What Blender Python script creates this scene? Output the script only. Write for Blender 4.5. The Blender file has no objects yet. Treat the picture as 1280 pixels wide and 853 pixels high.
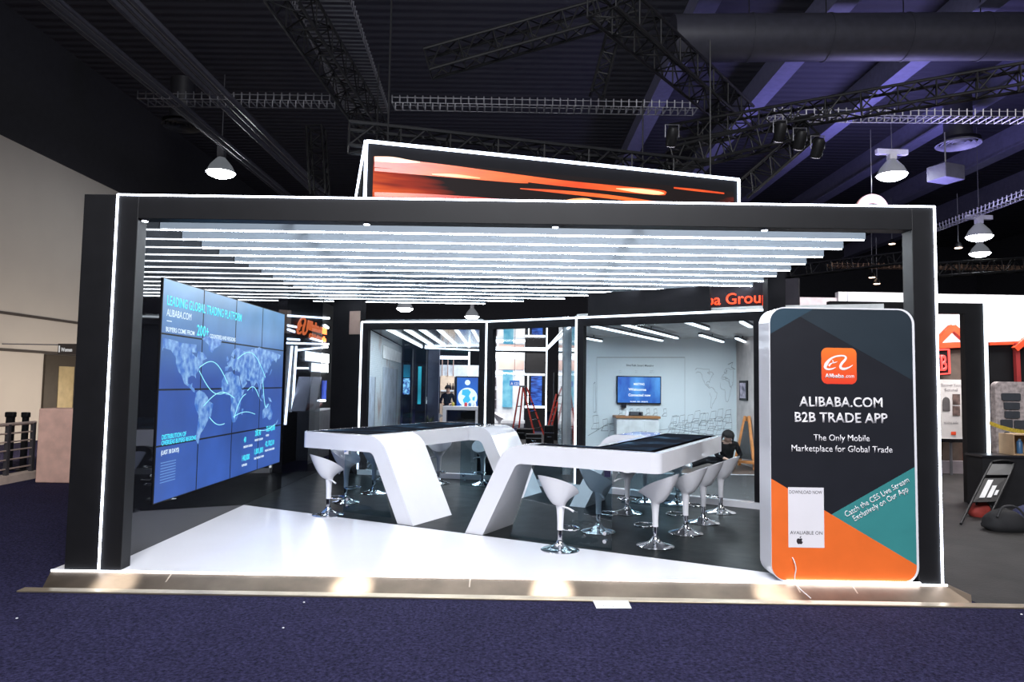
import bpy, bmesh, math, random
from mathutils import Vector, Matrix
random.seed(7)
S = bpy.context.scene
COL = S.collection
PI = math.pi
# ------------------------------------------------------------------ camera
F = 870.0; H = 1.65
Yc = Vector((2.0, -53.5, -F)).normalized()
Xc = Vector((1, -.0157, 0)); Xc = (Xc - Yc * Xc.dot(Yc)).normalized()
Zc = Xc.cross(Yc)
W2C = Matrix((Xc, Yc, Zc)).transposed()
C2W = W2C.transposed()
CAM = Vector((0, 0, H))
cd = bpy.data.cameras.new('camera'); cam = bpy.data.objects.new('camera', cd); COL.objects.link(cam)
cam.matrix_world = Matrix.Translation(CAM) @ C2W.to_4x4()
cd.sensor_width = 36; cd.lens = 36 * F / 1280; cd.clip_end = 300
S.camera = cam

def ray(px, py): return C2W @ Vector(((px - 640) / F, -(py - 426.5) / F, -1))
def atz(px, py, z): r = ray(px, py); return CAM + r * ((z - H) / r.z)
def aty(px, py, y): r = ray(px, py); return CAM + r * (y / r.y)
def atx(px, py, x): r = ray(px, py); return CAM + r * (x / r.x)

# ------------------------------------------------------------------ materials
MATS = {}
def _nt(name):
    m = bpy.data.materials.new(name); m.use_nodes = True
    nt = m.node_tree; b = nt.nodes['Principled BSDF']
    return m, nt, b
def sr(r, g, b):
    f = lambda c: (c / 12.92 if c <= .04045 else ((c + .055) / 1.055) ** 2.4)
    return (f(r / 255), f(g / 255), f(b / 255))
def pm(name, c, rough=.5, metal=0., spec=.5, var=.12, scale=6., bump=0., bscale=80., coat=0.):
    if name in MATS: return MATS[name]
    m, nt, b = _nt(name)
    tc = nt.nodes.new('ShaderNodeTexCoord')
    n = nt.nodes.new('ShaderNodeTexNoise'); n.inputs['Scale'].default_value = scale; n.inputs['Detail'].default_value = 4
    nt.links.new(tc.outputs['Object'], n.inputs['Vector'])
    r = nt.nodes.new('ShaderNodeValToRGB')
    r.color_ramp.elements[0].position = .3; r.color_ramp.elements[1].position = .7
    r.color_ramp.elements[0].color = tuple(x * (1 - var) for x in c) + (1,)
    r.color_ramp.elements[1].color = tuple(min(1, x * (1 + var)) for x in c) + (1,)
    nt.links.new(n.outputs['Fac'], r.inputs['Fac']); nt.links.new(r.outputs['Color'], b.inputs['Base Color'])
    b.inputs['Roughness'].default_value = rough; b.inputs['Metallic'].default_value = metal
    b.inputs['Specular IOR Level'].default_value = spec; b.inputs['Coat Weight'].default_value = coat
    if bump:
        n2 = nt.nodes.new('ShaderNodeTexNoise'); n2.inputs['Scale'].default_value = bscale
        nt.links.new(tc.outputs['Object'], n2.inputs['Vector'])
        bp = nt.nodes.new('ShaderNodeBump'); bp.inputs['Strength'].default_value = bump; bp.inputs['Distance'].default_value = .02
        nt.links.new(n2.outputs['Fac'], bp.inputs['Height']); nt.links.new(bp.outputs['Normal'], b.inputs['Normal'])
    MATS[name] = m; return m
def em(name, c, s=1., base=(.02, .02, .02)):
    if name in MATS: return MATS[name]
    m, nt, b = _nt(name)
    b.inputs['Base Color'].default_value = base + (1,)
    b.inputs['Emission Color'].default_value = tuple(c) + (1,); b.inputs['Emission Strength'].default_value = s
    b.inputs['Roughness'].default_value = .4
    MATS[name] = m; return m
def screen(name, c0, c1, scale=2., s=1., stretch=(1, 1, 1), rot=(0, 0, 0), lo=.35, hi=.65, mid=None):
    """a lit display: noise between two colours"""
    if name in MATS: return MATS[name]
    m, nt, b = _nt(name)
    tc = nt.nodes.new('ShaderNodeTexCoord'); mp = nt.nodes.new('ShaderNodeMapping')
    mp.inputs['Scale'].default_value = stretch; mp.inputs['Rotation'].default_value = rot
    n = nt.nodes.new('ShaderNodeTexNoise'); n.inputs['Scale'].default_value = scale; n.inputs['Detail'].default_value = 5
    r = nt.nodes.new('ShaderNodeValToRGB')
    r.color_ramp.elements[0].position = lo; r.color_ramp.elements[1].position = hi
    r.color_ramp.elements[0].color = tuple(c0) + (1,); r.color_ramp.elements[1].color = tuple(c1) + (1,)
    if mid:
        e = r.color_ramp.elements.new((lo + hi) / 2); e.color = tuple(mid) + (1,)
    L = nt.links.new
    L(tc.outputs['Object'], mp.inputs['Vector']); L(mp.outputs['Vector'], n.inputs['Vector']); L(n.outputs['Fac'], r.inputs['Fac'])
    L(r.outputs['Color'], b.inputs['Emission Color'])
    b.inputs['Emission Strength'].default_value = s; b.inputs['Base Color'].default_value = (.01, .01, .012, 1)
    b.inputs['Roughness'].default_value = .3
    MATS[name] = m; return m
def glass(name, tint=(.93, .97, 1), refl=1.0):
    if name in MATS: return MATS[name]
    m, nt, b = _nt(name); nt.nodes.remove(b)
    out = nt.nodes['Material Output']
    t = nt.nodes.new('ShaderNodeBsdfTransparent'); t.inputs['Color'].default_value = tint + (1,)
    g = nt.nodes.new('ShaderNodeBsdfGlossy'); g.inputs['Roughness'].default_value = .02
    fr = nt.nodes.new('ShaderNodeFresnel'); fr.inputs['IOR'].default_value = 1.45
    mu = nt.nodes.new('ShaderNodeMath'); mu.operation = 'MULTIPLY'; mu.inputs[1].default_value = refl; mu.use_clamp = True
    ge = nt.nodes.new('ShaderNodeNewGeometry'); iv = nt.nodes.new('ShaderNodeMath'); iv.operation = 'SUBTRACT'; iv.inputs[0].default_value = 1
    m3 = nt.nodes.new('ShaderNodeMath'); m3.operation = 'MULTIPLY'
    mx = nt.nodes.new('ShaderNodeMixShader')
    L = nt.links.new
    L(fr.outputs[0], mu.inputs[0]); L(ge.outputs['Backfacing'], iv.inputs[1]); L(mu.outputs[0], m3.inputs[0]); L(iv.outputs[0], m3.inputs[1]); L(m3.outputs[0], mx.inputs[0]); L(t.outputs[0], mx.inputs[1]); L(g.outputs[0], mx.inputs[2]); L(mx.outputs[0], out.inputs['Surface'])
    MATS[name] = m; return m

BLACK = pm('black_laminate', (.0085, .0085, .0098), .5, spec=.25)
BLACKM = pm('black_matt', (.009, .009, .011), .7, spec=.1)
GLOSS = pm('black_gloss_glass', (.006, .006, .008), .03, spec=.6, var=.05)
DARKM = pm('dark_grey_paint', (.05, .055, .065), .5)
WHITE = pm('white_gloss_lacquer', (.76, .76, .8), .12, var=.01, coat=.3)
WFLOOR = pm('white_gloss_floor', (.84, .84, .88), .16, var=.015, scale=2)
WPLAS = pm('white_plastic', (.8, .8, .84), .18, var=.02)
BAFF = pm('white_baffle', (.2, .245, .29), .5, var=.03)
CHROME = pm('chrome', (.75, .76, .78), .07, 1., var=.03)
LED = em('led_white', (.86, .93, 1), 34)
LEDS = em('led_edge', (.8, .86, 1), 9)
LEDB = em('led_far', (.8, .9, 1), 3.5)
GLASS = glass('clear_glass')
TGLASS = glass('table_glass', (.7, .8, .84), 1.3)
TRUSSM = pm('black_truss_metal', (.008, .008, .009), .5, spec=.3)
GALV = pm('galvanised_tray', (.22, .22, .24), .45, .6)
RED = pm('red_paint', (.6, .05, .03), .4)

# ------------------------------------------------------------------ mesh building
class MB:
    def __init__(s): s.v = []; s.f = []
    def add(s, vs, fs):
        o = len(s.v); s.v += [Vector(v) for v in vs]; s.f += [tuple(i + o for i in f) for f in fs]; return s
    def box(s, x0, x1, y0, y1, z0, z1):
        return s.add([(x0, y0, z0), (x1, y0, z0), (x1, y1, z0), (x0, y1, z0), (x0, y0, z1), (x1, y0, z1), (x1, y1, z1), (x0, y1, z1)],
                     [(0, 3, 2, 1), (4, 5, 6, 7), (0, 1, 5, 4), (1, 2, 6, 5), (2, 3, 7, 6), (3, 0, 4, 7)])
    def obox(s, c, d, rz=0, M=None):
        M = M or Matrix.Rotation(rz, 3, 'Z'); c = Vector(c); d = Vector(d) / 2
        b = MB().box(-d.x, d.x, -d.y, d.y, -d.z, d.z)
        return s.add([c + M @ v for v in b.v], b.f)
    def wallbox(s, p, q, t, z0, z1):
        """box along the plan segment p->q, thickness t to the left of it"""
        p = Vector((p[0], p[1])); q = Vector((q[0], q[1])); d = (q - p).normalized(); n = Vector((-d.y, d.x)) * t
        a = [p, q, q + n, p + n]
        return s.prism([(v.x, v.y) for v in a], z0, z1)
    def prism(s, poly, z0, z1):
        n = len(poly)
        ar = sum(poly[i][0] * poly[(i + 1) % n][1] - poly[(i + 1) % n][0] * poly[i][1] for i in range(n))
        if ar < 0: poly = poly[::-1]
        vs = [(x, y, z0) for x, y in poly] + [(x, y, z1) for x, y in poly]
        return s.add(vs, [tuple(range(n))[::-1], tuple(range(n, 2 * n))] + [(i, (i + 1) % n, n + (i + 1) % n, n + i) for i in range(n)])
    def slab(s, poly, o, ex, ey, t):
        """2-D polygon in the plane (o,ex,ey) given thickness t along ex x ey (front face at o)"""
        ex = Vector(ex); ey = Vector(ey); o = Vector(o); nn = ex.cross(ey).normalized(); n = len(poly)
        ar = sum(poly[i][0] * poly[(i + 1) % n][1] - poly[(i + 1) % n][0] * poly[i][1] for i in range(n))
        if ar < 0: poly = poly[::-1]
        f = [o + ex * a + ey * b for a, b in poly]; bk = [p - nn * t for p in f]
        return s.add(f + bk, [tuple(range(n)), tuple(range(n, 2 * n))[::-1]] + [((i + 1) % n, i, n + i, n + (i + 1) % n) for i in range(n)])
    def tube(s, p, q, r, n=8, r2=None):
        p = Vector(p); q = Vector(q); d = (q - p)
        if d.length < 1e-6: return s
        d.normalize(); r2 = r if r2 is None else r2
        a = d.orthogonal().normalized(); b = d.cross(a)
        vs = []
        for c, rr in ((p, r), (q, r2)):
            vs += [c + (a * math.cos(2 * PI * i / n) + b * math.sin(2 * PI * i / n)) * rr for i in range(n)]
        return s.add(vs, [tuple(range(n))[::-1], tuple(range(n, 2 * n))] + [(i, (i + 1) % n, n + (i + 1) % n, n + i) for i in range(n)])
    def path(s, pts, r, n=8, closed=False):
        pts = [Vector(p) for p in pts]; m = len(pts); rings = []
        prev = None
        for i, p in enumerate(pts):
            if closed: d = pts[(i + 1) % m] - pts[i - 1]
            else: d = pts[min(i + 1, m - 1)] - pts[max(i - 1, 0)]
            d.normalize()
            a = d.orthogonal().normalized() if prev is None else (prev - d * prev.dot(d)).normalized()
            prev = a; b = d.cross(a)
            rr = r[i] if isinstance(r, (list, tuple)) else r
            rings.append([p + (a * math.cos(2 * PI * k / n) + b * math.sin(2 * PI * k / n)) * rr for k in range(n)])
        vs = [v for g in rings for v in g]; fs = []
        for i in range(m if closed else m - 1):
            j = (i + 1) % m
            fs += [(i * n + k, i * n + (k + 1) % n, j * n + (k + 1) % n, j * n + k) for k in range(n)]
        if not closed: fs += [tuple(range(n))[::-1], tuple((m - 1) * n + k for k in range(n))]
        return s.add(vs, fs)
    def lathe(s, prof, n=24, c=(0, 0, 0), sx=1, cap=True):
        c = Vector(c); m = len(prof)
        vs = [c + Vector((r * math.cos(2 * PI * k / n) * sx, r * math.sin(2 * PI * k / n), z)) for r, z in prof for k in range(n)]
        fs = [(i * n + k, i * n + (k + 1) % n, (i + 1) * n + (k + 1) % n, (i + 1) * n + k) for i in range(m - 1) for k in range(n)]
        if cap: fs += [tuple(range(n))[::-1], tuple((m - 1) * n + k for k in range(n))]
        return s.add(vs, fs)
    def build(s, name, mat, parent=None, smooth=False, bevel=0):
        me = bpy.data.meshes.new(name); me.from_pydata([tuple(v) for v in s.v], [], s.f); me.update()
        bm = bmesh.new(); bm.from_mesh(me); bmesh.ops.recalc_face_normals(bm, faces=bm.faces[:]); bm.to_mesh(me); bm.free()
        me.materials.append(mat)
        o = bpy.data.objects.new(name, me); COL.objects.link(o)
        adopt(o, parent)
        if bevel:
            b = o.modifiers.new('bevel', 'BEVEL'); b.width = bevel; b.segments = 3; b.limit_method = 'ANGLE'; b.angle_limit = .6
        if smooth or bevel:
            for p in me.polygons: p.use_smooth = True
            if hasattr(me, 'set_sharp_from_angle'): me.set_sharp_from_angle(angle=.7)
        return o
def adopt(o, parent):
    if parent is None: return
    o.parent = parent
    t = Vector(parent.location); q = parent.parent
    while q is not None: t += q.location * 0; q = q.parent
    o.matrix_parent_inverse = Matrix.Translation(-t) if parent.type == 'EMPTY' else Matrix()
def thing(name, label, cat, loc=(0, 0, 0), group=None):
    o = bpy.data.objects.new(name, None); COL.objects.link(o); o.location = loc; o.empty_display_size = .1
    o['label'] = label; o['category'] = cat
    if group: o['group'] = group
    return o
def tag(o, label, cat, group=None, kind=None):
    if label: o['label'] = label
    if cat: o['category'] = cat
    if group: o['group'] = group
    if kind: o['kind'] = kind
    return o
def struct(o): o['kind'] = 'structure'; return o
def copy_tree(o, parent=None):
    c = o.copy(); COL.objects.link(c)
    if parent is not None: c.parent = parent
    for ch in list(o.children): copy_tree(ch, c)
    return c
def text(body, o, ex, ey, w=None, h=None, mat=None, parent=None, name='lettering', align='LEFT', bold=0., depth=.004, squash=None):
    """lettering in the plane (o,ex,ey); o = left end of the baseline; w = width in metres or h = cap height"""
    cu = bpy.data.curves.new('t', 'FONT'); cu.body = body; cu.size = 1; cu.extrude = 0; cu.offset = bold; cu.resolution_u = 3
    ob = bpy.data.objects.new('t', cu); COL.objects.link(ob)
    bpy.context.view_layer.update()
    me = bpy.data.meshes.new_from_object(ob.evaluated_get(bpy.context.evaluated_depsgraph_get()))
    bpy.data.objects.remove(ob); bpy.data.curves.remove(cu)
    xs = [v.co.x for v in me.vertices]; ys = [v.co.y for v in me.vertices]
    x0, x1 = min(xs), max(xs)
    cap = .73
    if h is None: kx = ky = w / (x1 - x0)
    elif w is None: kx = ky = h / cap
    else: kx = w / (x1 - x0); ky = h / cap
    wd = (x1 - x0) * kx; off = {'LEFT': 0, 'CENTER': -wd / 2, 'RIGHT': -wd}[align]
    ex = Vector(ex).normalized(); ey = Vector(ey).normalized(); nn = ex.cross(ey); o = Vector(o)
    bm = bmesh.new(); bm.from_mesh(me)
    r = bmesh.ops.extrude_face_region(bm, geom=bm.faces[:])
    for e in r['geom']:
        if isinstance(e, bmesh.types.BMVert): e.co.z += 1
    for v in bm.verts:
        v.co = o + ex * (off + (v.co.x - x0) * kx) + ey * (v.co.y * ky) + nn * (depth if v.co.z > .5 else .0005)
    bmesh.ops.recalc_face_normals(bm, faces=bm.faces[:])
    bm.to_mesh(me); bm.free(); me.name = name; me.materials.clear(); me.materials.append(mat)
    q = bpy.data.objects.new(name, me); COL.objects.link(q); adopt(q, parent); return q
def ribbon(pts, ws, o, ex, ey, t):
    """flat calligraphic stroke of varying width as a thin solid"""
    P = [Vector(p) for p in pts]; L = []; R = []
    for i, p in enumerate(P):
        d = (P[min(i + 1, len(P) - 1)] - P[max(i - 1, 0)]).normalized(); n = Vector((-d.y, d.x))
        w = ws[i] if isinstance(ws, (list, tuple)) else ws
        L.append(p + n * w / 2); R.append(p - n * w / 2)
    ex = Vector(ex); ey = Vector(ey); o = Vector(o); nn = ex.cross(ey).normalized()
    m = MB(); k = len(P)
    q = lambda p, d: o + ex * p.x + ey * p.y + nn * d
    vs = [q(p, t) for p in L] + [q(p, t) for p in R] + [q(p, .0005) for p in L] + [q(p, .0005) for p in R]
    fs = []
    for i in range(k - 1):
        fs += [(i, k + i, k + i + 1, i + 1), (2 * k + i, 2 * k + i + 1, 3 * k + i + 1, 3 * k + i),
               (i, i + 1, 2 * k + i + 1, 2 * k + i), (k + i + 1, k + i, 3 * k + i, 3 * k + i + 1)]
    fs += [(0, 2 * k, 3 * k, k), (k - 1, 2 * k - 1, 4 * k - 1, 3 * k - 1)]
    return m.add(vs, fs)
def smooth_pts(pts, n=4):
    """Catmull-Rom through 2-D/3-D points (tuples of any length)"""
    out = []; m = len(pts)
    for i in range(m - 1):
        p0, p1, p2, p3 = pts[max(i - 1, 0)], pts[i], pts[i + 1], pts[min(i + 2, m - 1)]
        for k in range(n):
            t = k / n
            out.append(tuple(.5 * (2 * b + (c - a) * t + (2 * a - 5 * b + 4 * c - d) * t * t + (3 * b - a - 3 * c + d) * t ** 3) for a, b, c, d in zip(p0, p1, p2, p3)))
    out.append(tuple(pts[-1])); return out
def rrect(x0, x1, y0, y1, r, n=6, corners=(1, 1, 1, 1)):
    out = []
    for k, (cx, cy, a0) in enumerate(((x1 - r, y1 - r, 0), (x0 + r, y1 - r, 90), (x0 + r, y0 + r, 180), (x1 - r, y0 + r, 270))):
        for i in range(n + 1):
            a = math.radians(a0 + 90 * i / n)
            if corners[k]: out.append((cx + r * math.cos(a), cy + r * math.sin(a)))
            else: out.append((cx + r * (1 if a0 in (0, 270) else -1), cy + r * (1 if a0 in (0, 90) else -1)) if i in (0,) else out[-1])
    d = []
    for p in out:
        if not d or (abs(p[0] - d[-1][0]) + abs(p[1] - d[-1][1])) > 1e-6: d.append(p)
    return d
def bar(p, q, w, h=None):
    """square bar between two points"""
    p = Vector(p); q = Vector(q); d = q - p; x = d.normalized()
    up = Vector((0, 0, 1)) if abs(x.z) < .9 else Vector((0, 1, 0))
    y = up.cross(x).normalized(); z = x.cross(y)
    return MB().obox((p + q) / 2, (d.length, w, h or w), M=Matrix((x, y, z)).transposed())
XX = Vector((1, 0, 0)); YY = Vector((0, 1, 0)); ZZ = Vector((0, 0, 1))
LOGO_A = [(515, 195, 3), (490, 212, 9), (460, 222, 15), (437, 220, 17), (430, 205, 17), (442, 182, 16), (462, 160, 15), (468, 143, 13), (452, 133, 11), (425, 133, 11), (392, 140, 11), (362, 156, 14), (338, 183, 22), (325, 208, 20), (330, 222, 15), (350, 227, 12), (375, 223, 9), (397, 213, 3)]
LOGO_B = [(410, 172, 2), (392, 180, 6), (374, 184, 6), (360, 192, 10), (350, 205, 14)]
LOGO_C = [(372, 160, 2), (380, 172, 6), (376, 184, 5)]
def logo(o, ex, ey, w, mat, parent, t=.004):
    """the calligraphic mark; 200 traced units = w metres; o = its centre"""
    k = w / 200; out = []
    for st in (LOGO_A, LOGO_B, LOGO_C):
        s_ = smooth_pts(st, 4)
        out.append(ribbon([((a - 420) * k, (180 - b) * k) for a, b, c in s_], [max(c, 1) * k for a, b, c in s_], o, ex, ey, t))
    m = MB()
    for r in out: m.add(r.v, r.f)
    return m.build('emblem', mat, parent)

# ------------------------------------------------------------------ world + view
w = bpy.data.worlds.new('hall_air'); S.world = w; w.use_nodes = True
w.node_tree.nodes['Background'].inputs['Color'].default_value = (.55, .55, .8, 1)
w.node_tree.nodes['Background'].inputs['Strength'].default_value = .05
S.view_settings.view_transform = 'Standard'; S.view_settings.look = 'None'; S.view_settings.gamma = 1
S.view_settings.use_curve_mapping = False; S.view_settings.exposure = 0
S.cycles.use_denoising = True
S.cycles.max_bounces = 8; S.cycles.transparent_max_bounces = 24; S.cycles.sample_clamp_indirect = 6
FZ = -.1   # hall floor level; the booth platform top is z = 0

# ------------------------------------------------------------------ hall shell
def carpet_mat():
    m, nt, b = _nt('blue_violet_carpet'); L = nt.links.new
    tc = nt.nodes.new('ShaderNodeTexCoord')
    n = nt.nodes.new('ShaderNodeTexNoise'); n.inputs['Scale'].default_value = 38; n.inputs['Detail'].default_value = 8; n.inputs['Roughness'].default_value = .8
    n3 = nt.nodes.new('ShaderNodeTexNoise'); n3.inputs['Scale'].default_value = 2.2; n3.inputs['Detail'].default_value = 3
    L(tc.outputs['Object'], n.inputs['Vector']); L(tc.outputs['Object'], n3.inputs['Vector'])
    r = nt.nodes.new('ShaderNodeValToRGB'); r.color_ramp.elements[0].position = .4; r.color_ramp.elements[1].position = .62
    r.color_ramp.elements[0].color = (.007, .006, .02, 1); r.color_ramp.elements[1].color = (.05, .046, .118, 1)
    r2 = nt.nodes.new('ShaderNodeValToRGB'); r2.color_ramp.elements[0].color = (.7, .7, .7, 1); r2.color_ramp.elements[1].color = (1, 1, 1, 1)
    mx = nt.nodes.new('ShaderNodeMix'); mx.data_type = 'RGBA'; mx.blend_type = 'MULTIPLY'; mx.inputs['Factor'].default_value = 1
    L(n.outputs['Fac'], r.inputs['Fac']); L(n3.outputs['Fac'], r2.inputs['Fac'])
    L(r.outputs['Color'], mx.inputs['A']); L(r2.outputs['Color'], mx.inputs['B']); L(mx.outputs['Result'], b.inputs['Base Color'])
    b.inputs['Roughness'].default_value = .95; b.inputs['Specular IOR Level'].default_value = .1
    bp = nt.nodes.new('ShaderNodeBump'); bp.inputs['Strength'].default_value = .7; bp.inputs['Distance'].default_value = .02
    L(n.outputs['Fac'], bp.inputs['Height']); L(bp.outputs['Normal'], b.inputs['Normal'])
    return m
fl = MB().box(-13, 30, -3, 46, FZ - .1, FZ).build('floor', carpet_mat()); struct(fl)
GREYC = pm('grey_brown_concrete', (.02, .0175, .0165), .7, var=.5, scale=2.2, bump=.2, bscale=30)
struct(MB().box(3.85, 29.9, 5.75, 45.9, FZ, FZ + .004).build('floor_concrete', GREYC))
struct(MB().box(30, 30.2, -3, 46, FZ, 11).build('wall_right', pm('hall_back_wall', (.02, .02, .028), .8)))
struct(MB().box(-13, 30, 45, 45.2, FZ, 11).build('wall_back', pm('hall_back_wall', (.02, .02, .028), .8)))
DECK = None
def deck_mat():
    m, nt, b = _nt('corrugated_deck'); L = nt.links.new
    tc = nt.nodes.new('ShaderNodeTexCoord')
    wv = nt.nodes.new('ShaderNodeTexWave'); wv.bands_direction = 'Y'; wv.inputs['Scale'].default_value = .9
    L(tc.outputs['Object'], wv.inputs['Vector'])
    bp = nt.nodes.new('ShaderNodeBump'); bp.inputs['Strength'].default_value = .3; bp.inputs['Distance'].default_value = .1
    L(wv.outputs['Fac'], bp.inputs['Height']); L(bp.outputs['Normal'], b.inputs['Normal'])
    n = nt.nodes.new('ShaderNodeTexNoise'); n.inputs['Scale'].default_value = .3
    L(tc.outputs['Object'], n.inputs['Vector'])
    r = nt.nodes.new('ShaderNodeValToRGB'); r.color_ramp.elements[0].color = (.026, .026, .036, 1); r.color_ramp.elements[1].color = (.04, .04, .056, 1)
    L(n.outputs['Fac'], r.inputs['Fac']); L(r.outputs['Color'], b.inputs['Base Color'])
    b.inputs['Roughness'].default_value = .8
    return m
struct(MB().box(-13, 30, -3, 46, 11, 11.2).build('ceiling', deck_mat()))
def hallwall_mat():
    m, nt, b = _nt('beige_hall_wall'); L = nt.links.new
    tc = nt.nodes.new('ShaderNodeTexCoord'); n = nt.nodes.new('ShaderNodeTexNoise'); n.inputs['Scale'].default_value = 1.2
    L(tc.outputs['Object'], n.inputs['Vector'])
    r = nt.nodes.new('ShaderNodeValToRGB'); r.color_ramp.elements[0].color = (.5, .46, .42, 1); r.color_ramp.elements[1].color = (.56, .52, .47, 1)
    L(n.outputs['Fac'], r.inputs['Fac']); L(r.outputs['Color'], b.inputs['Base Color']); b.inputs['Roughness'].default_value = .8
    return m
XL = -13.0
hw = MB().box(XL - .3, XL, -3, 46, FZ - .1, 7.7).build('wall_left', hallwall_mat()); struct(hw)
struct(MB().box(XL - .3, XL + .05, -3, 46, 7.7, 11).build('wall_left_upper', pm('dark_upper_wall', (.02, .02, .026), .8)))
GROOVE = pm('groove', (.06, .05, .045), .8)
for k, (py) in enumerate((390.5, 437)):
    z = atx(0, py, XL).z
    struct(MB().box(XL, XL + .02, 5, 46, z - .035, z + .035).build('trim_%d' % (k + 1), GROOVE))
# ceiling beams running into the depth
BEAM = pm('painted_steel_beam', (.16, .16, .26), .6)
for k, x in enumerate((4.2, 7.2, 10.4, 13.8, 17.5, 21.5)):
    b = MB().box(x - .09, x + .09, 6, 45, 10.2, 11)
    b.box(x - .25, x + .25, 6, 45, 10.14, 10.2)
    o = b.build('trim_%d' % (k + 10), BEAM); struct(o)
# ------------------------------------------------------------------ booth platform
plat = thing('booth_platform', 'raised exhibition platform with white and dark tiled floor and bronze metal ramp edge', 'platform', (0, 8, FZ))
XW = -3.53; PF = 6.05
MB().prism([(-3.93, PF), (3.71, PF), (3.71, 9.4), (3.45, 9.5), (-.48, 12.0), (-3.0, 12.7), (-3.93, 12.9)], FZ, -.004).build('deck', WHITE, plat)
MB().prism([(-3.93, PF), (2.88, PF), (XW, 9.28), (XW, 6.3), (-3.93, 6.3)], -.004, 0).build('white_floor', WFLOOR, plat)
def tile_mat():
    m, nt, b = _nt('dark_slate_tile'); L = nt.links.new
    tc = nt.nodes.new('ShaderNodeTexCoord'); mp = nt.nodes.new('ShaderNodeMapping'); mp.inputs['Rotation'].default_value = (0, 0, math.radians(28))
    br = nt.nodes.new('ShaderNodeTexBrick'); br.offset = 0; br.inputs['Scale'].default_value = 1; br.inputs['Mortar Size'].default_value = .004
    br.inputs['Brick Width'].default_value = 1.0; br.inputs['Row Height'].default_value = .9
    br.inputs['Color1'].default_value = (.0085, .0105, .0115, 1); br.inputs['Color2'].default_value = (.0105, .0125, .0135, 1); br.inputs['Mortar'].default_value = (.04, .04, .04, 1); b.inputs['Specular IOR Level'].default_value = .05
    L(tc.outputs['Object'], mp.inputs['Vector']); L(mp.outputs['Vector'], br.inputs['Vector'])
    L(br.outputs['Color'], b.inputs['Base Color'])
    n = nt.nodes.new('ShaderNodeTexNoise'); n.inputs['Scale'].default_value = 5; n.inputs['Detail'].default_value = 5
    L(mp.outputs['Vector'], n.inputs['Vector'])
    mr = nt.nodes.new('ShaderNodeMapRange'); mr.inputs['To Min'].default_value = .28; mr.inputs['To Max'].default_value = .42
    L(n.outputs['Fac'], mr.inputs['Value']); L(mr.outputs['Result'], b.inputs['Roughness'])
    return m
TILE = tile_mat()
MB().prism([(2.88, PF), (3.71, PF), (3.71, 9.4), (3.45, 9.5), (-.48, 12.0), (-3.0, 12.7), (-3.93, 12.9), (-3.93, 9.28), (XW, 9.28)], -.004, 0).build('tile_floor', TILE, plat)
RAMP = pm('brushed_bronze', (.26, .205, .155), .46, .9, var=.3, scale=2.5)
m = MB(); z0 = FZ + .004
m.add([(-3.93, PF, -.012), (3.71, PF, -.012), (3.80, 5.86, z0), (-3.87, 5.86, z0), (-3.93, PF, z0), (3.71, PF, z0)], [(0, 3, 2, 1), (0, 4, 3), (1, 2, 5), (3, 4, 5, 2), (0, 1, 5, 4)])
m.add([(3.71, PF, -.012), (3.80, 5.86, z0), (3.95, 6.1, z0), (3.95, 9.4, z0), (3.71, 9.4, -.012), (3.71, 9.4, z0), (3.71, PF, z0)], [(0, 1, 2), (0, 2, 3, 4), (4, 3, 5), (0, 4, 5, 6), (6, 5, 3, 2, 1)])
m.build('ramp_edge', RAMP, plat)
for x in (-2.9, -.35, 2.42, 2.9): MB().add([(x, PF - .006, -.014), (x + .012, PF - .006, -.014), (x + .012, 5.868, z0 + .003), (x, 5.868, z0 + .003)], [(0, 1, 2, 3)]).build('ramp_joint', pm('joint_light', (.6, .5, .4), .4), plat)
bar((-3.93, PF + .004, -.006), (3.72, PF + .004, -.006), .012, .014).build('edge_light', em('led_platform', (.85, .9, 1), 7), plat)
GOLD = pm('dull_gold_strip', (.5, .42, .3), .35, .8, var=.2, scale=3)
struct(MB().box(-4.0, 29, 5.74, 5.84, FZ, FZ + .014).build('trim_3', GOLD, None, bevel=.004))
# ------------------------------------------------------------------ portal frame
FY = 6.07
por = thing('portal_frame', 'large black rectangular portal frame edged with white light strips at the booth front', 'frame', (0, FY, 0))
MB().box(-3.83, -3.345, FY, FY + .15, 0, 3.27).build('post', BLACK, por, bevel=.004)
MB().box(3.49, 3.685, FY, FY + .16, 0, 3.27).build('post', BLACK, por, bevel=.004)
MB().box(-3.345, 3.49, FY, FY + .15, 3.06, 3.27).build('beam', BLACK, por, bevel=.004)
bar((-3.53, FY - .006, 0.005), (-3.53, FY - .006, 3.27), .014).build('light_strip', LEDS, por)
bar((-3.53, FY - .006, 3.268), (3.69, FY - .006, 3.268), .014).build('light_strip', LEDS, por)
bar((3.687, FY - .006, 0.005), (3.687, FY - .006, 3.27), .014).build('light_strip', LEDS, por)
# small downlights under the front beam: they make the hot spots on the metal ramp
for px in (150, 442, 690, 965):
    x = aty(px, 722, 6.0).x
    dl = MB().tube((x, FY + .05, 3.045), (x, FY + .05, 3.06), .035, 16).build('downlight', CHROME, por)
    MB().tube((x, FY + .05, 3.041), (x, FY + .05, 3.045), .026, 16).build('lens', LEDS, dl)
    l = bpy.data.lights.new('downlight_lamp', 'SPOT'); l.energy = 1500; l.color = (1, .95, .88); l.spot_size = math.radians(8); l.spot_blend = 1; l.shadow_soft_size = .03
    lo_ = bpy.data.objects.new('downlight_lamp', l); COL.objects.link(lo_); lo_.location = (x, FY - .03, 3.035); lo_.rotation_euler = (math.radians(-2.2), 0, 0)
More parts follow.
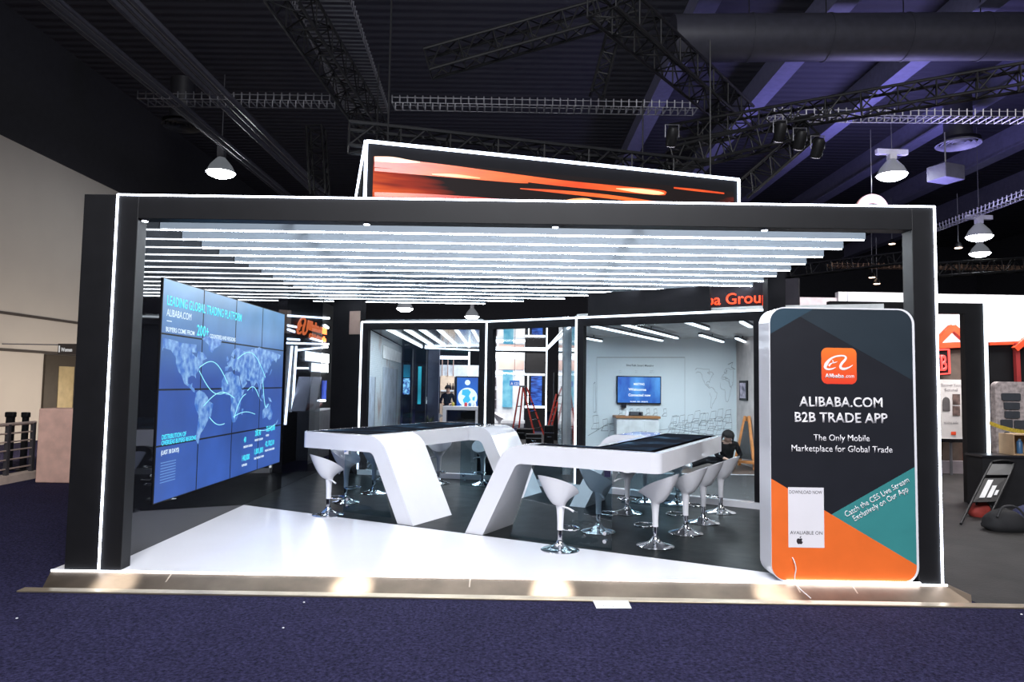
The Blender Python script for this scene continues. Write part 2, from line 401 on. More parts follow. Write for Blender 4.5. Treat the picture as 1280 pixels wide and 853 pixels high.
# ------------------------------------------------------------------ left wall of the booth
lw = MB().box(-3.75, XW, FY + .15, 10.75, 0, 3.25).build('wall_booth_left', GLOSS); struct(lw)
lg = MB().box(XW - .012, XW, 10.75, 12.74, 0, 3.2).build('window_1', glass('smoked_glass', (.42, .45, .5), 1.1)); struct(lg)
# ------------------------------------------------------------------ slat ceiling
sl = thing('slat_ceiling', 'ceiling of white parallel slats with glowing light lines over the booth', 'ceiling', (0, 6.2, 3.1))
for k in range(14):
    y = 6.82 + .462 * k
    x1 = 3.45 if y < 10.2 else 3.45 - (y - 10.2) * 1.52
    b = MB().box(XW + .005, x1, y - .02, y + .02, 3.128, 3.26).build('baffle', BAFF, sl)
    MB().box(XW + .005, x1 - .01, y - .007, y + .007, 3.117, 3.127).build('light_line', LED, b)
for x in (-2.2, 1.2):
    MB().box(x - .02, x + .02, FY + .16, 10.3 if x > 0 else 12.8, 3.262, 3.30).build('carrier_rail', DARKM, sl)
# ------------------------------------------------------------------ video wall
VX = XW + .014
vw = thing('video_wall', 'blue video wall of sixteen screens showing a world map on the left wall', 'video wall', (VX, 8.9, .4))
VY0, VY1, VZ0, VZ1 = 6.9, 10.6, .41, 2.66
def vmat():
    m, nt, b = _nt('video_wall_blue'); L = nt.links.new
    g = nt.nodes.new('ShaderNodeNewGeometry'); sp = nt.nodes.new('ShaderNodeSeparateXYZ'); L(g.outputs['Position'], sp.inputs[0])
    mr = nt.nodes.new('ShaderNodeMapRange'); mr.inputs['From Min'].default_value = VZ0; mr.inputs['From Max'].default_value = VZ1
    L(sp.outputs['Z'], mr.inputs['Value'])
    r = nt.nodes.new('ShaderNodeValToRGB'); e = r.color_ramp.elements
    e[0].position = 0; e[0].color = sr(52, 92, 178) + (1,)
    e[1].position = 1; e[1].color = sr(98, 152, 200) + (1,)
    for p, c in ((.3, (46, 84, 165)), (.55, (44, 80, 160)), (.72, (62, 112, 180)), (.85, (84, 136, 190))):
        q = e.new(p); q.color = sr(*c) + (1,)
    L(mr.outputs['Result'], r.inputs['Fac'])
    n = nt.nodes.new('ShaderNodeTexNoise'); n.inputs['Scale'].default_value = 1.4; n.inputs['Detail'].default_value = 5; L(g.outputs['Position'], n.inputs['Vector'])
    mr2 = nt.nodes.new('ShaderNodeMapRange'); mr2.inputs['To Min'].default_value = .55; mr2.inputs['To Max'].default_value = 1.45; L(n.outputs['Fac'], mr2.inputs['Value'])
    L(r.outputs['Color'], b.inputs['Emission Color']); L(mr2.outputs['Result'], b.inputs['Emission Strength'])
    b.inputs['Base Color'].default_value = (.01, .01, .015, 1); b.inputs['Roughness'].default_value = .35
    return m
VM = vmat()
for i in range(4):
    for j in range(4):
        a0 = VY0 + (VY1 - VY0) * i / 4; a1 = VY0 + (VY1 - VY0) * (i + 1) / 4; c0 = VZ0 + (VZ1 - VZ0) * j / 4; c1 = VZ0 + (VZ1 - VZ0) * (j + 1) / 4
        p = MB().box(VX - .013, VX - .001, a0, a1, c0, c1).build('screen', BLACK, vw)
        MB().box(VX - .001, VX, a0 + .012, a1 - .012, c0 + .009, c1 - .009).build('display', VM, p)
VO = Vector((VX, VY0, VZ1)); VE = YY; VU = ZZ
VEX = YY * 1.0
# text runs along +Y as read from inside the booth (normal towards +X needs ex x ey = +X)
def vp(s, t): return Vector((VX, VY0 + (VY1 - VY0) * s, VZ1 - (VZ1 - VZ0) * t))
CY = em('screen_cyan', sr(60, 215, 235), 1.3); WT = em('screen_white', sr(215, 235, 250), 1.1)
LB = screen('land_blue', sr(58, 112, 200), sr(165, 210, 248), 13, 1., lo=.38, hi=.78)
VLEN = VY1 - VY0
def vt(t_, s, t, w, h, mat, bold=.01): text(t_, vp(s, t), YY, ZZ, w * VLEN, h * (VZ1 - VZ0), mat, vw, bold=bold, depth=.002)
vt('LEADING GLOBAL TRADING PLATFORM', .025, .118, .52, .046, CY)
vt('ALIBABA.COM', .025, .168, .145, .034, WT, 0)
MB().box(VX + .0005, VX + .002, vp(.027, 0).y, vp(.055, 0).y, vp(0, .192).z, vp(0, .188).z).build('lettering', WT, vw)
vt('BUYERS COME FROM', .025, .238, .17, .022, WT)
vt('200+', .21, .235, .08, .055, CY)
vt('COUNTRIES AND REGIONS', .30, .238, .2, .022, WT)
vt('DISTRIBUTION OF', .03, .722, .14, .022, CY)
vt('OVERSEAS BUYERS REGIONS', .03, .748, .205, .022, CY)
vt('(LAST 30 DAYS)', .03, .79, .1, .02, WT)
for k in range(8):
    q = .825 + k * .0125
    MB().box(VX + .0005, VX + .002, vp(.03, 0).y, vp(.115, 0).y, vp(0, q + .003).z, vp(0, q).z).build('lettering', em('screen_pale', sr(120, 165, 220), 1), vw)
for s, t, a, b in ((.61, .815, '40', 'INDUSTRY COVERED'), (.715, .79, '200,40', 'PRODUCT CATEGORY'), (.83, .775, '23,540,000', 'BUYERS'),
                   (.60, .92, '140,000', 'SUPPLIERS'), (.715, .9, '1,801,801', 'DAILY PRODUCT VIEWS'), (.825, .87, '42,178,210', 'PRODUCTS ON PLATFORM')):
    vt(a, s, t, .0098 * len(a), .034, CY); vt(b, s, t + .032, .0052 * len(b), .013, WT)
LANDS = {
 'n': [(-166, 66), (-156, 71), (-130, 70), (-115, 68), (-95, 68), (-82, 68), (-82, 58), (-93, 58), (-85, 54), (-80, 52), (-78, 60), (-66, 59), (-56, 52), (-66, 49), (-66, 45), (-71, 42), (-76, 36), (-81, 31), (-80, 26), (-83, 29), (-90, 30), (-97, 27), (-97, 20), (-91, 19), (-88, 21), (-88, 16), (-83, 14), (-80, 9), (-85, 10), (-95, 16), (-105, 20), (-112, 30), (-118, 34), (-124, 42), (-125, 50), (-135, 58), (-150, 60), (-162, 56)],
 's': [(-79, 9), (-71, 12), (-60, 9), (-51, 3), (-48, -2), (-36, -6), (-38, -13), (-41, -22), (-48, -27), (-54, -34), (-58, -38), (-64, -42), (-66, -48), (-69, -55), (-74, -50), (-73, -38), (-70, -20), (-77, -12), (-81, -5)],
 'g': [(-52, 62), (-44, 60), (-40, 65), (-24, 71), (-20, 80), (-40, 82), (-60, 80), (-70, 76), (-55, 70)],
 'e': [(-9, 37), (-9, 43), (-1, 44), (-4, 48), (5, 52), (8, 57), (12, 55), (20, 55), (24, 60), (18, 61), (24, 66), (18, 63), (15, 56), (6, 59), (12, 66), (20, 70), (30, 71), (45, 67), (60, 69), (75, 72), (95, 76), (113, 73), (140, 72), (160, 70), (178, 68), (172, 61), (163, 60), (160, 54), (155, 58), (142, 56), (140, 50), (131, 43), (128, 37), (122, 38), (119, 33), (121, 28), (113, 22), (106, 19), (109, 12), (103, 10), (102, 2), (98, 9), (97, 16), (90, 22), (85, 19), (80, 14), (77, 8), (73, 17), (68, 24), (58, 25), (54, 26), (58, 21), (52, 16), (44, 13), (39, 21), (35, 28), (36, 36), (28, 37), (26, 41), (22, 37), (18, 41), (13, 45), (18, 40), (15, 38), (8, 44), (3, 43), (-1, 38)],
 'f': [(-6, 35), (10, 37), (20, 32), (32, 31), (38, 18), (43, 11), (51, 11), (42, -2), (40, -12), (35, -20), (32, -28), (26, -34), (18, -34), (12, -18), (13, -6), (9, 4), (-5, 5), (-13, 8), (-17, 15), (-16, 24)],
 'a': [(114, -22), (122, -18), (130, -12), (136, -12), (140, -17), (142, -11), (146, -19), (153, -27), (150, -37), (140, -38), (131, -32), (116, -35)],
 'z': [(167, -46), (173, -41), (178, -38), (175, -42), (170, -47)],
 'm': [(44, -16), (50, -16), (47, -25), (44, -24)], 'j': [(131, 32), (140, 36), (145, 44), (140, 41), (136, 35)], 'i': [(96, 5), (106, -6), (115, -8), (104, -2)], 'b': [(109, 1), (117, 7), (117, -3), (111, -3)],
 'u': [(-5, 50), (1, 52), (-3, 58), (-6, 56)], 'p': [(132, -1), (142, -3), (150, -10), (140, -8)]}
def geo(lon, lat): return (max(.012, .45 + .0029 * lon), .265 + (72 - lat) / 125 * .5)
for k, pl in LANDS.items():
    poly = [((VLEN) * geo(*p)[0], -(VZ1 - VZ0) * geo(*p)[1]) for p in pl]
    MB().slab(poly, VO + XX * .0012, YY, ZZ, .0008).build('map_land', LB, vw)
def arc(a, b, bulge, n=14):
    (s0, t0), (s1, t1) = geo(*a), geo(*b); pts = []
    for i in range(n + 1):
        q = i / n; pts.append(vp(s0 + (s1 - s0) * q, t0 + (t1 - t0) * q - bulge * math.sin(PI * q)) + XX * .003)
    MB().path(pts, .004, 6).build('map_arc', em('screen_arc', sr(150, 235, 250), 1.2), vw)
for a in (((-74, 40), (0, 20), .07), ((-74, 36), (-5, 8), -.05), ((-60, -8), (20, 0), .05), ((-45, -23), (-5, -34), -.02), ((22, -28), (55, 5), .03), ((20, -26), (88, -26), .02), ((25, 55), (120, 30), .09), ((60, 10), (100, 0), .04), ((110, 30), (135, -12), -.09), ((95, -50), (165, -46), -.02)):
    arc(*a)
# ------------------------------------------------------------------ meeting tables
TH = math.radians(-28); U = Vector((math.cos(TH), math.sin(TH), 0)); Wd = Vector((-math.sin(TH), math.cos(TH), 0))
TSCR = screen('table_screen', sr(22, 32, 44), sr(120, 165, 200), 2.2, .6, lo=.46, hi=.74, mid=sr(44, 72, 98))
BEZ = pm('black_bezel', (.004, .004, .005), .6, spec=.0)
def table(label, P0, u, A, B, lw_, b2, Am, wf, A2, gb):
    root = thing('meeting_table', label, 'table', (P0[0], P0[1], 0), 'white tables with slanted legs')
    P = Vector((P0[0], P0[1], 0)); A1 = A
    W = lambda a, b, z: P + u * a + Wd * b + ZZ * z
    # slab: full reach over both legs, shorter (Am) between them; rounded at the free end
    arc_ = lambda ca, cb, a0: [(ca + .1 * math.cos(math.radians(a0 + 15 * k)), cb + .1 * math.sin(math.radians(a0 + 15 * k))) for k in range(7)]
    ol = arc_(.1, .1, 180)[::1] + [(A, 0)]
    if Am < A - .05: ol += [(A, wf), (Am, wf), (Am, b2), (A2, b2), (A2, B)]
    else: ol += [(A, b2), (A2, b2), (A2, B)]
    ol += arc_(.1, B - .1, 90)
    wxy = lambda l: [(W(a, b, 0).x, W(a, b, 0).y) for a, b in l]
    MB().prism(wxy(ol), .8, 1.0).build('tabletop', WHITE, root, smooth=True)
    def ins(d):
        if Am < A - .05: return [(d, d + .02), (A - .02 - d, d + .02), (A - .02 - d, wf - d * .5), (Am - d, wf - d * .5), (Am - d, B - d), (d, B - d)]
        return [(d, d + .02), (A - .02 - d, d + .02), (A - .02 - d, B - d), (d, B - d)]
    MB().prism(wxy(ins(.08)), 1.0005, 1.003).build('bezel', BEZ, root)
    MB().prism(wxy(ins(.15)), 1.0032, 1.005).build('touch_screen', TSCR, root)
    tau = math.radians(63.4); rc = .2
    for b0, wt, wb, A in ((0, wf, lw_, A), (b2, B - b2, B - b2, A2)):
        ac = A + rc * math.tan(tau / 2)      # virtual corner of the centre line, z = .9
        cl = [(A - .002, .9, 0.)]
        for i in range(11):
            t = tau * i / 10
            cl.append((A + rc * math.sin(t), .9 - rc * (1 - math.cos(t)), t))
        dx, dz = math.cos(tau), -math.sin(tau)
        ax, az, _ = cl[-1]
        out = []; inn = []
        for a, z, t in cl:
            nx, nz = math.sin(t), math.cos(t)
            out.append((a + nx * .1, z + nz * .1)); inn.append((a - nx * .1, z - nz * .1))
        for lst, sg in ((out, 1), (inn, -1)):
            a, z = lst[-1]; k = z / -dz; lst.append((a + dx * k, 0))
        m = MB(); q = len(out)
        vs = [W(a, b0, z) for a, z in out] + [W(a, b0, z) for a, z in inn] + [W(a, b0 + wt + (wb - wt) * (1 - min(1, z)), z) for a, z in out] + [W(a, b0 + wt + (wb - wt) * (1 - min(1, z)), z) for a, z in inn]
        fs = []
        for i in range(q - 1):
            fs += [(i, i + 1, q + i + 1, q + i), (2 * q + i, 3 * q + i, 3 * q + i + 1, 2 * q + i + 1), (i, 2 * q + i, 2 * q + i + 1, i + 1), (q + i, q + i + 1, 3 * q + i + 1, 3 * q + i)]
        fs += [(0, q, 3 * q, 2 * q), (q - 1, 3 * q - 1 - q + q, 0, 0)][:1] + [(q - 1, 3 * q - 1, 4 * q - 1, 2 * q - 1)]
        m.add(vs, fs).build('leg', WHITE, root, smooth=True)
    # glass supports under the free end
    for b, Ag in ((gb, A1), (B - .1, A2)):
        g = MB(); c = [W(.52, b, 0), W(Ag + .18, b, 0), W(Ag - .12, b, .8), W(.52, b, .8)]
        g.add([p + Wd * s for s in (-.006, .006) for p in c], [(3, 2, 1, 0), (4, 5, 6, 7), (0, 1, 5, 4), (1, 2, 6, 5), (2, 3, 7, 6), (3, 0, 4, 7)])
        go = g.build('glass_support', TGLASS, root)
        MB().obox(W(.56, b, .76), (.07, .05, .07), TH).build('clamp', CHROME, go)
        for z in (.08, .16): MB().tube(W(.59, b - .02, z), W(.59, b + .02, z), .02, 12).build('bolt', CHROME, go, True)
    return root
table('white meeting table whose slanted legs lean right, standing nearer the video wall', (-2.707, 8.952), U, 1.10, 3.1, .81, 2.3, 1.10, .81, 1.25, .25)
table('white meeting table whose slanted legs lean left, standing nearer the tall dark sign', (1.42, 6.76), -U, 1.50, 2.95, .7, 2.2, .82, .36, 1.2, .1)
# ------------------------------------------------------------------ bar stools
def make_stool():
    root = thing('bar_stool', '', 'stool', (0, 0, 0), 'white bucket bar stools')
    n = 28; out = []; rows = []
    st = [(.031, .20), (.031, .26), (.034, .33), (.040, .40), (.047, .44)]
    for r, z in st: rows.append([(r * math.cos(2 * PI * k / n), r * math.sin(2 * PI * k / n), z) for k in range(n)])
    def rim(ph):
        c = -math.cos(ph)            # +1 at the back (-X)
        rr = .21 + .035 * c - .01 * math.sin(ph) ** 2
        zz = .645 + .108 * c + .01 * math.sin(ph) ** 2
        return rr, zz, c
    for t in (.12, .25, .4, .55, .7, .85, 1.):
        row = []
        for k in range(n):
            ph = 2 * PI * k / n; rr, zz, c = rim(ph)
            f = t ** (1.05 - .25 * c); g = t ** (1.05 + .35 * c)
            row.append(((.047 + (rr - .047) * f) * math.cos(ph), (.047 + (rr - .047) * f) * math.sin(ph), .44 + (zz - .44) * g))
        rows.append(row)
    for t in (.97, .8, .6, .4, .2):
        row = []
        for k in range(n):
            ph = 2 * PI * k / n; rr, zz, c = rim(ph); rr -= .008
            row.append((rr * t * math.cos(ph), rr * t * math.sin(ph), .50 + (zz - .50) * t ** 2.2))
        rows.append(row)
    vs = [v for r in rows for v in r]; m = len(rows)
    fs = [(i * n + k, i * n + (k + 1) % n, (i + 1) * n + (k + 1) % n, (i + 1) * n + k) for i in range(m - 1) for k in range(n)]
    fs += [tuple(range(n))[::-1], tuple((m - 1) * n + k for k in range(n))]
    MB().add(vs, fs).build('seat_shell', WPLAS, root, True)
    MB().lathe([(.192, .0), (.194, .006), (.18, .014), (.13, .026), (.08, .042), (.05, .062), (.034, .085), (.03, .1)], 32).build('base', CHROME, root, True)
    MB().lathe([(.026, .095), (.026, .215), (.02, .23)], 16).build('post', CHROME, root, True)
    ring = [(.115 + .1 * math.cos(2 * PI * k / 20), .12 * math.sin(2 * PI * k / 20), .205) for k in range(20)]
    MB().path(ring, .009, 8, True).tube((.02, 0, .2), (.03, 0, .205), .02, 8).build('footrest', CHROME, root, True)
    MB().path([(-.02, -.05, .44), (.0, -.12, .43), (.02, -.17, .405)], [.008, .009, .012], 8).build('lever', WPLAS, root, True)
    return root
proto = make_stool()
D = math.radians
TSCR.node_tree.nodes['Principled BSDF'].inputs['Specular IOR Level'].default_value = .0; TSCR.node_tree.nodes['Principled BSDF'].inputs['Roughness'].default_value = .45
ST = [(700, 688, 38, 'white bar stool nearest the viewer, alone before the front edge of the right table'),
      (819, 683, 150, 'front one of the four white bar stools lined up along the right side'),
      (857, 667, 150, 'second from the front of the four white bar stools along the right side'),
      (879, 654, 150, 'third from the front of the four white bar stools along the right side'),
      (901, 641, 150, 'rearmost of the four white bar stools along the right side'),
      (748, 665, 5, 'white bar stool seen through the glass support under the right table'),
      (784, 642, -100, 'white bar stool under the far end of the right table, left of the glass edge'),
      (806, 628, -60, 'white bar stool half hidden beyond the right table, between two others'),
      (847, 630.5, -40, 'white bar stool beyond the right table by the white skirting, farthest right there'),
      (410, 644, 35, 'white bar stool in front of the left table near the video wall'),
      (432, 628, -28, 'white bar stool tucked under the left table just behind the front stool'),
      (467, 617, -28, 'white bar stool under the left table, seen beside the front slanted leg'),
      (548, 605, -85, 'white bar stool beyond the left table, left one of two seen through its opening'),
      (603, 606, -120, 'white bar stool beyond the left table, right one of two by its far leg')]
for i, (px, py, a, lab) in enumerate(ST):
    o = proto if i == 0 else copy_tree(proto)
    p = atz(px, py, 0); o.location = (p.x, p.y + (.0), 0); o.rotation_euler = (0, 0, D(a)); o['label'] = lab
# ------------------------------------------------------------------ tall sign (phone shaped)
SY = FY - .015
pf = lambda px, py, d=0: aty(px, py, SY - d)
a = pf(962.5, 386); b = pf(1148, 722)
X0, X1, Z0, Z1 = pf(963, 560).x, 3.485, .003, pf(1050, 385).z
sg = thing('display_sign', 'tall rounded dark sign with white and orange print at the right of the booth front', 'sign', ((X0 + X1) / 2, SY + .15, 0))
r = .135
MB().slab(rrect(X0, X1, Z0, Z1, r, 8), (0, SY, 0), XX, ZZ, .27).build('housing', WHITE, sg, smooth=True)
# printed face, cut into coloured fields
INK = pm('sign_black_print', (.016, .017, .022), .35, var=.06)
e = .018; fx0, fx1, fz0, fz1 = X0 + .004, X1 - .022, Z0 + .012, Z1 - .012
face = rrect(fx0, fx1, fz0, fz1, r - .01, 8)
FYY = SY - .002
MB().slab(face, (0, FYY, 0), XX, ZZ, .002).build('printed_face', INK, sg)
def clip(poly, half):
    """clip a convex polygon by ax+bz<=c"""
    A, B_, C_ = half; out = []
    for i in range(len(poly)):
        p, q = poly[i], poly[(i + 1) % len(poly)]
        fp = A * p[0] + B_ * p[1] - C_; fq = A * q[0] + B_ * q[1] - C_
        if fp <= 0: out.append(p)
        if fp * fq < 0:
            t = fp / (fp - fq); out.append((p[0] + (q[0] - p[0]) * t, p[1] + (q[1] - p[1]) * t))
    return out
def below(p, q):   # half plane under the line through p,q (left to right)
    (x0, z0_), (x1, z1_) = p, q
    A, B_ = -(z1_ - z0_), (x1 - x0); return (A, B_, A * x0 + B_ * z0_)
def xz(px, py): v = aty(px, py, FYY); return (v.x, v.z)
def neg(h): return tuple(-x for x in h)
o1, o2 = xz(963, 598), xz(1146, 707)
def grad_mat(name, ca, cb, za, zb, em_=0):
    m, nt, bb = _nt(name); L = nt.links.new
    g = nt.nodes.new('ShaderNodeNewGeometry'); sp = nt.nodes.new('ShaderNodeSeparateXYZ'); L(g.outputs['Position'], sp.inputs[0])
    mr = nt.nodes.new('ShaderNodeMapRange'); mr.inputs['From Min'].default_value = za; mr.inputs['From Max'].default_value = zb
    L(sp.outputs['Z'], mr.inputs['Value'])
    r_ = nt.nodes.new('ShaderNodeValToRGB'); r_.color_ramp.elements[0].color = ca + (1,); r_.color_ramp.elements[1].color = cb + (1,)
    L(mr.outputs['Result'], r_.inputs['Fac']); L(r_.outputs['Color'], bb.inputs['Base Color']); bb.inputs['Roughness'].default_value = .4
    if em_:
        L(r_.outputs['Color'], bb.inputs['Emission Color']); bb.inputs['Emission Strength'].default_value = em_
    return m
ORG = pm('sign_orange_print', sr(238, 112, 46), .4, var=.04); TEAL = pm('sign_teal_print', sr(58, 135, 135), .4, var=.05); NAVY = pm('sign_navy_print', sr(44, 66, 80), .4, var=.05); NAVY2 = pm('sign_dark_teal_print', sr(38, 48, 56), .4, var=.05)
d = MB().slab(clip(face, below(o1, o2)), (0, FYY - .001, 0), XX, ZZ, .0012).build('print_field', ORG, sg); d['label'] = 'orange printed field'
t1, t2 = xz(1040, 643), xz(1147, 582)
tp = clip(clip(face, below(t1, t2)), neg(below(o1, o2)))
d = MB().slab(tp, (0, FYY - .001, 0), XX, ZZ, .0012).build('print_field', TEAL, sg); d['label'] = 'teal printed field'
n1, n2 = xz(962, 418), xz(1000, 396)
d = MB().slab(clip(clip(face, below(n1, n2)), neg(below(xz(1000, 396), xz(1145, 478)))), (0, FYY - .0005, 0), XX, ZZ, .0008).build('print_field', NAVY2, sg); d['label'] = 'dark teal printed field'
d = MB().slab(clip(face, neg(below(n1, n2))), (0, FYY - .0005, 0), XX, ZZ, .0008).build('print_field', NAVY, sg); d['label'] = 'slate blue printed corner'
SW = pm('sign_white_print', (.85, .83, .85), .4, var=.02)
TYY = FYY - .0008
def stext(body, px0, px1, py, cap, bold=0., mat=SW, ytext=None):
    p = aty(px0, py, TYY); q = aty(px1, py, TYY)
    return text(body, (p.x, TYY, p.z), XX, ZZ, q.x - p.x, cap * SY / F, mat, sg, bold=bold, depth=.002)
stext('ALIBABA.COM', 999, 1103, 508, 12.5, .018)
stext('B2B TRADE APP', 993.5, 1109.5, 527.5, 12.5, .018)
stext('The Only Mobile', 1017, 1087, 551, 8.2, .003)
stext('Marketplace for Global Trade', 989.5, 1115.5, 564.3, 8.2, .003)
# app icon
i0, i1 = aty(1027, 480, TYY), aty(1070.5, 435.5, TYY)
ic = MB().slab(rrect(i0.x, i1.x, i0.z, i1.z, .05, 6), (0, FYY - .0005, 0), XX, ZZ, .002).build('app_icon', grad_mat('icon_orange', sr(226, 62, 40), sr(245, 120, 45), i0.z, i1.z), sg)
ctr = aty(1048.6, 453.5, TYY); logo((ctr.x, FYY - .001, ctr.z), XX, ZZ, .252, SW, ic, .002)
p = aty(1031, 472.3, TYY); q = aty(1055, 472.3, TYY); text('Alibaba', (p.x, TYY, p.z), XX, ZZ, q.x - p.x, 5.2 * SY / F, SW, ic, bold=.025, depth=.002)
p = aty(1056.5, 472.3, TYY); q = aty(1067.5, 472.3, TYY); text('.com', (p.x, TYY, p.z), XX, ZZ, q.x - p.x, 5 * SY / F, SW, ic, depth=.002)
# slanted lettering on the teal field
a0 = aty(1058, 647, TYY); a1 = aty(1137, 602.5, TYY); dv = (a1 - a0); dv.y = 0
TX = dv.normalized(); TZ = Vector((-TX.z, 0, TX.x))
off = -.0018
text('Catch the CES Live Stream', (a0.x, TYY + off, a0.z), TX, TZ, dv.length, .052, SW, sg, bold=.004, depth=.0015)
b0 = aty(1068.5, 652, TYY); b1 = aty(1135.5, 613.5, TYY)
text('Exclusively on Our App', (b0.x, TYY + off, b0.z), TX, TZ, (Vector((b1.x - b0.x, 0, b1.z - b0.z))).length, .052, SW, sg, bold=.004, depth=.0015)
# white download card (code left blank)
c0 = xz(985.5, 684.5); c1 = xz(1029.5, 610)
cp = MB().slab([c0, (c1[0], c0[1]), c1, (c0[0], c1[1])], (0, FYY - .0025, 0), XX, ZZ, .002).build('download_card', pm('card_white', (.8, .78, .82), .5, var=.02), sg)
BK = pm('card_black_ink', (.03, .025, .03), .5)
for body, px0, px1, py in (('DOWNLOAD NOW', 986.5, 1027.5, 617.2), ('AVALIABLE ON', 987.5, 1028, 668)):
    p = aty(px0, py, TYY); q = aty(px1, py, TYY); text(body, (p.x, FYY - .0025, p.z), XX, ZZ, q.x - p.x, 4.2 * SY / F, BK, cp, depth=.001)
ap = aty(999.5, 676.5, TYY); k = .0055
apple = [(0, 3.2), (1.4, 3.9), (3, 3.9), (4.4, 2.8), (3.4, 1.6), (3.3, 0), (4.0, -1.2), (4.9, -1.7), (4.0, -3.6), (2.6, -4.9), (1.3, -4.8), (0, -4.4), (-1.3, -4.8), (-2.6, -4.9), (-4.2, -3), (-4.9, -.4), (-4.4, 2.2), (-2.9, 3.8), (-1.4, 3.8)]
MB().slab([(x * k, y * k) for x, y in apple], (ap.x, FYY - .0035, ap.z), XX, ZZ, .001).slab([(x * k, y * k) for x, y in [(0.1, 4.4), (.3, 5.8), (1.3, 7), (2.4, 7.4), (2.3, 6), (1.4, 4.8)]], (ap.x, FYY - .0035, ap.z), XX, ZZ, .001).build('fruit_mark', BK, cp)
# foot light + loose wire
bar((X0 + .13, SY - .012, .010), (X1, SY - .012, .010), .016).build('foot_light', em('led_sign_foot', (.92, .92, 1), 8), sg)
wr = [aty(990.5, 697, SY - .01), aty(993.5, 704, SY - .03), aty(995, 712, SY - .03), aty(993.5, 722, SY - .025), Vector((aty(994, 724, SY).x, PF - .03, -.02)), Vector((aty(1000, 745, SY).x, 5.84, FZ + .03))]
tag(MB().path(smooth_pts([tuple(p) for p in wr], 4), .0045, 6).build('cable', pm('white_cable', (.8, .8, .8), .5), None, True), 'thin white cable dangling out of the orange field of the tall sign', 'cable')
# ------------------------------------------------------------------ back glass wall
G0 = Vector((3.42, 9.55)); G1 = Vector((-.48, 12.02)); G2 = Vector((-2.75, 12.5)); G3 = G1 + (G0 - G1) * .377
GT = 2.715
def frame(label, P, Q, pane=True, ztop=GT, ends=(1, 1)):
    """black glazed frame from P (left) to Q (right)"""
    c = (P + Q) / 2; root = thing('glass_partition', label, 'glass wall', (c.x, c.y, 0))
    d = (Q - P).normalized(); L_ = (Q - P).length; n = Vector((d.y, -d.x))   # n towards the viewer
    at = lambda s, k=0: P + d * s + n * k
    MB().wallbox(at(0.0), at(L_), .1, ztop - .13, ztop).build('top_rail', BLACKM, root)
    pw = .13
    if ends[0]: MB().wallbox(at(0.0), at(pw), .1, .09, ztop - .13).build('post', BLACKM, root)
    if ends[1]: MB().wallbox(at(L_ - pw), at(L_), .1, .09, ztop - .13).build('post', BLACKM, root)
    if pane: MB().wallbox(at(pw) - n * .04, at(L_ - pw) - n * .04, .012, .09, ztop - .13).build('glass_pane', GLASS, root)
    e3 = lambda v, z: Vector((v.x, v.y, z))
    bar(e3(at(0, .006), ztop + .004), e3(at(L_, .006), ztop + .004), .03).build('light_strip', LEDB, root)
    bar(e3(at(.0, .006), .09), e3(at(.0, .006), ztop), .03).build('light_strip', LEDB, root)
    MB().wallbox(at(0, .03), at(L_, .03), .13, 0, .085).build('skirting', WHITE, root)
    return root
frame('glazed frame at the left of the back wall, edged in light, showing a printed brick wall', G2, G1)
frame('open middle bay of the back glass wall with ladder standing behind it', G1, G3, False, ends=(1, 0))
frame('long glazed frame at the right of the back wall before the white meeting room', G3, G0)
# black blind wall between glass and left wall, post at the right end, header
struct(MB().wallbox((-3.34, 12.75), (-2.78, 12.53), .15, 0, 3.2).build('wall_booth_back', BLACKM))
tag(MB().wallbox((-3.0, 12.59), (-2.80, 12.51), .025, 2.5, 2.92).build('wall_board', pm('brown_board', (.28, .2, .17), .6)), 'small brown board on the black wall left of the glazed frames', 'board')
tag(MB().box(3.44, 3.68, 9.42, 9.62, 0, 3.27).build('column', BLACKM, None, bevel=.004), 'black square column at the right end of the glass wall behind the tall sign', 'column')
hd = thing('header_panel', 'black header panel above the right end of the glass wall', 'panel', (2, 10.4, GT))
hp = aty(884, 380, 10).x
gd = (G0 - G1).normalized(); gn = Vector((gd.y, -gd.x))
MB().wallbox(G3 + gd * .2, G1 + gd * 3.88, .06, GT + .02, 3.1).build('board', BLACKM, hd)
fs = thing('fascia_sign', 'dark fascia with glowing orange red lettering above the meeting room', 'sign', (3.3, 10.0, GT))
FP = G0 - gn * .45; FPQ = FP + gd * .38
MB().wallbox(FP - gd * 1.7, FPQ, .1, GT + .05, 3.2).build('board', pm('dark_fascia', (.022, .02, .026), .7, spec=.15), fs)
NEO = em('neon_orange_red', sr(255, 70, 25), 2.2)
fo = FP + gn * .03
tl = 1.4
p_end = fo + gd * .0
text('Alibaba Group', (p_end.x - gd.x * tl, p_end.y - gd.y * tl, 2.87), (gd.x, gd.y, 0), ZZ, tl, .17, NEO, fs, bold=.004, depth=.02)
# ------------------------------------------------------------------ meeting room behind the right frame
RY = 15.5; RXL = 1.0; RXR = 4.95; RZ = 2.72
RW = pm('room_white_wall', (.68, .75, .78), .6, var=.03, scale=1)
back = MB().box(RXL, RXR + .1, RY, RY + .12, 0, RZ).build('wall_room_back', RW); struct(back)
struct(MB().box(RXR, RXR + .12, 9.2, RY, 0, RZ).build('wall_room_right', pm('room_side_wall', (.5, .44, .42), .6)))
ZF = pm('room_floor_grey', (.016, .017, .019), .6, var=.3)
struct(MB().prism([(-3.4, 12.75), (-.48, 12.16), (3.42, 9.68), (3.7, 9.52), (RXR, 9.4), (RXR, RY), (RXR, 24), (-3.6, 24)], FZ, -.002).build('floor_room', ZF))
struct(MB().box(RXL + .02, RXR, 13.3, RY, -.002, .0).build('floor_room_wood', pm('room_floor_brown', (.075, .05, .038), .5, var=.25, scale=5)))
struct(MB().box(RXL + .02, RXR, 13.26, 13.30, -.002, .01).build('trim_4', WHITE))
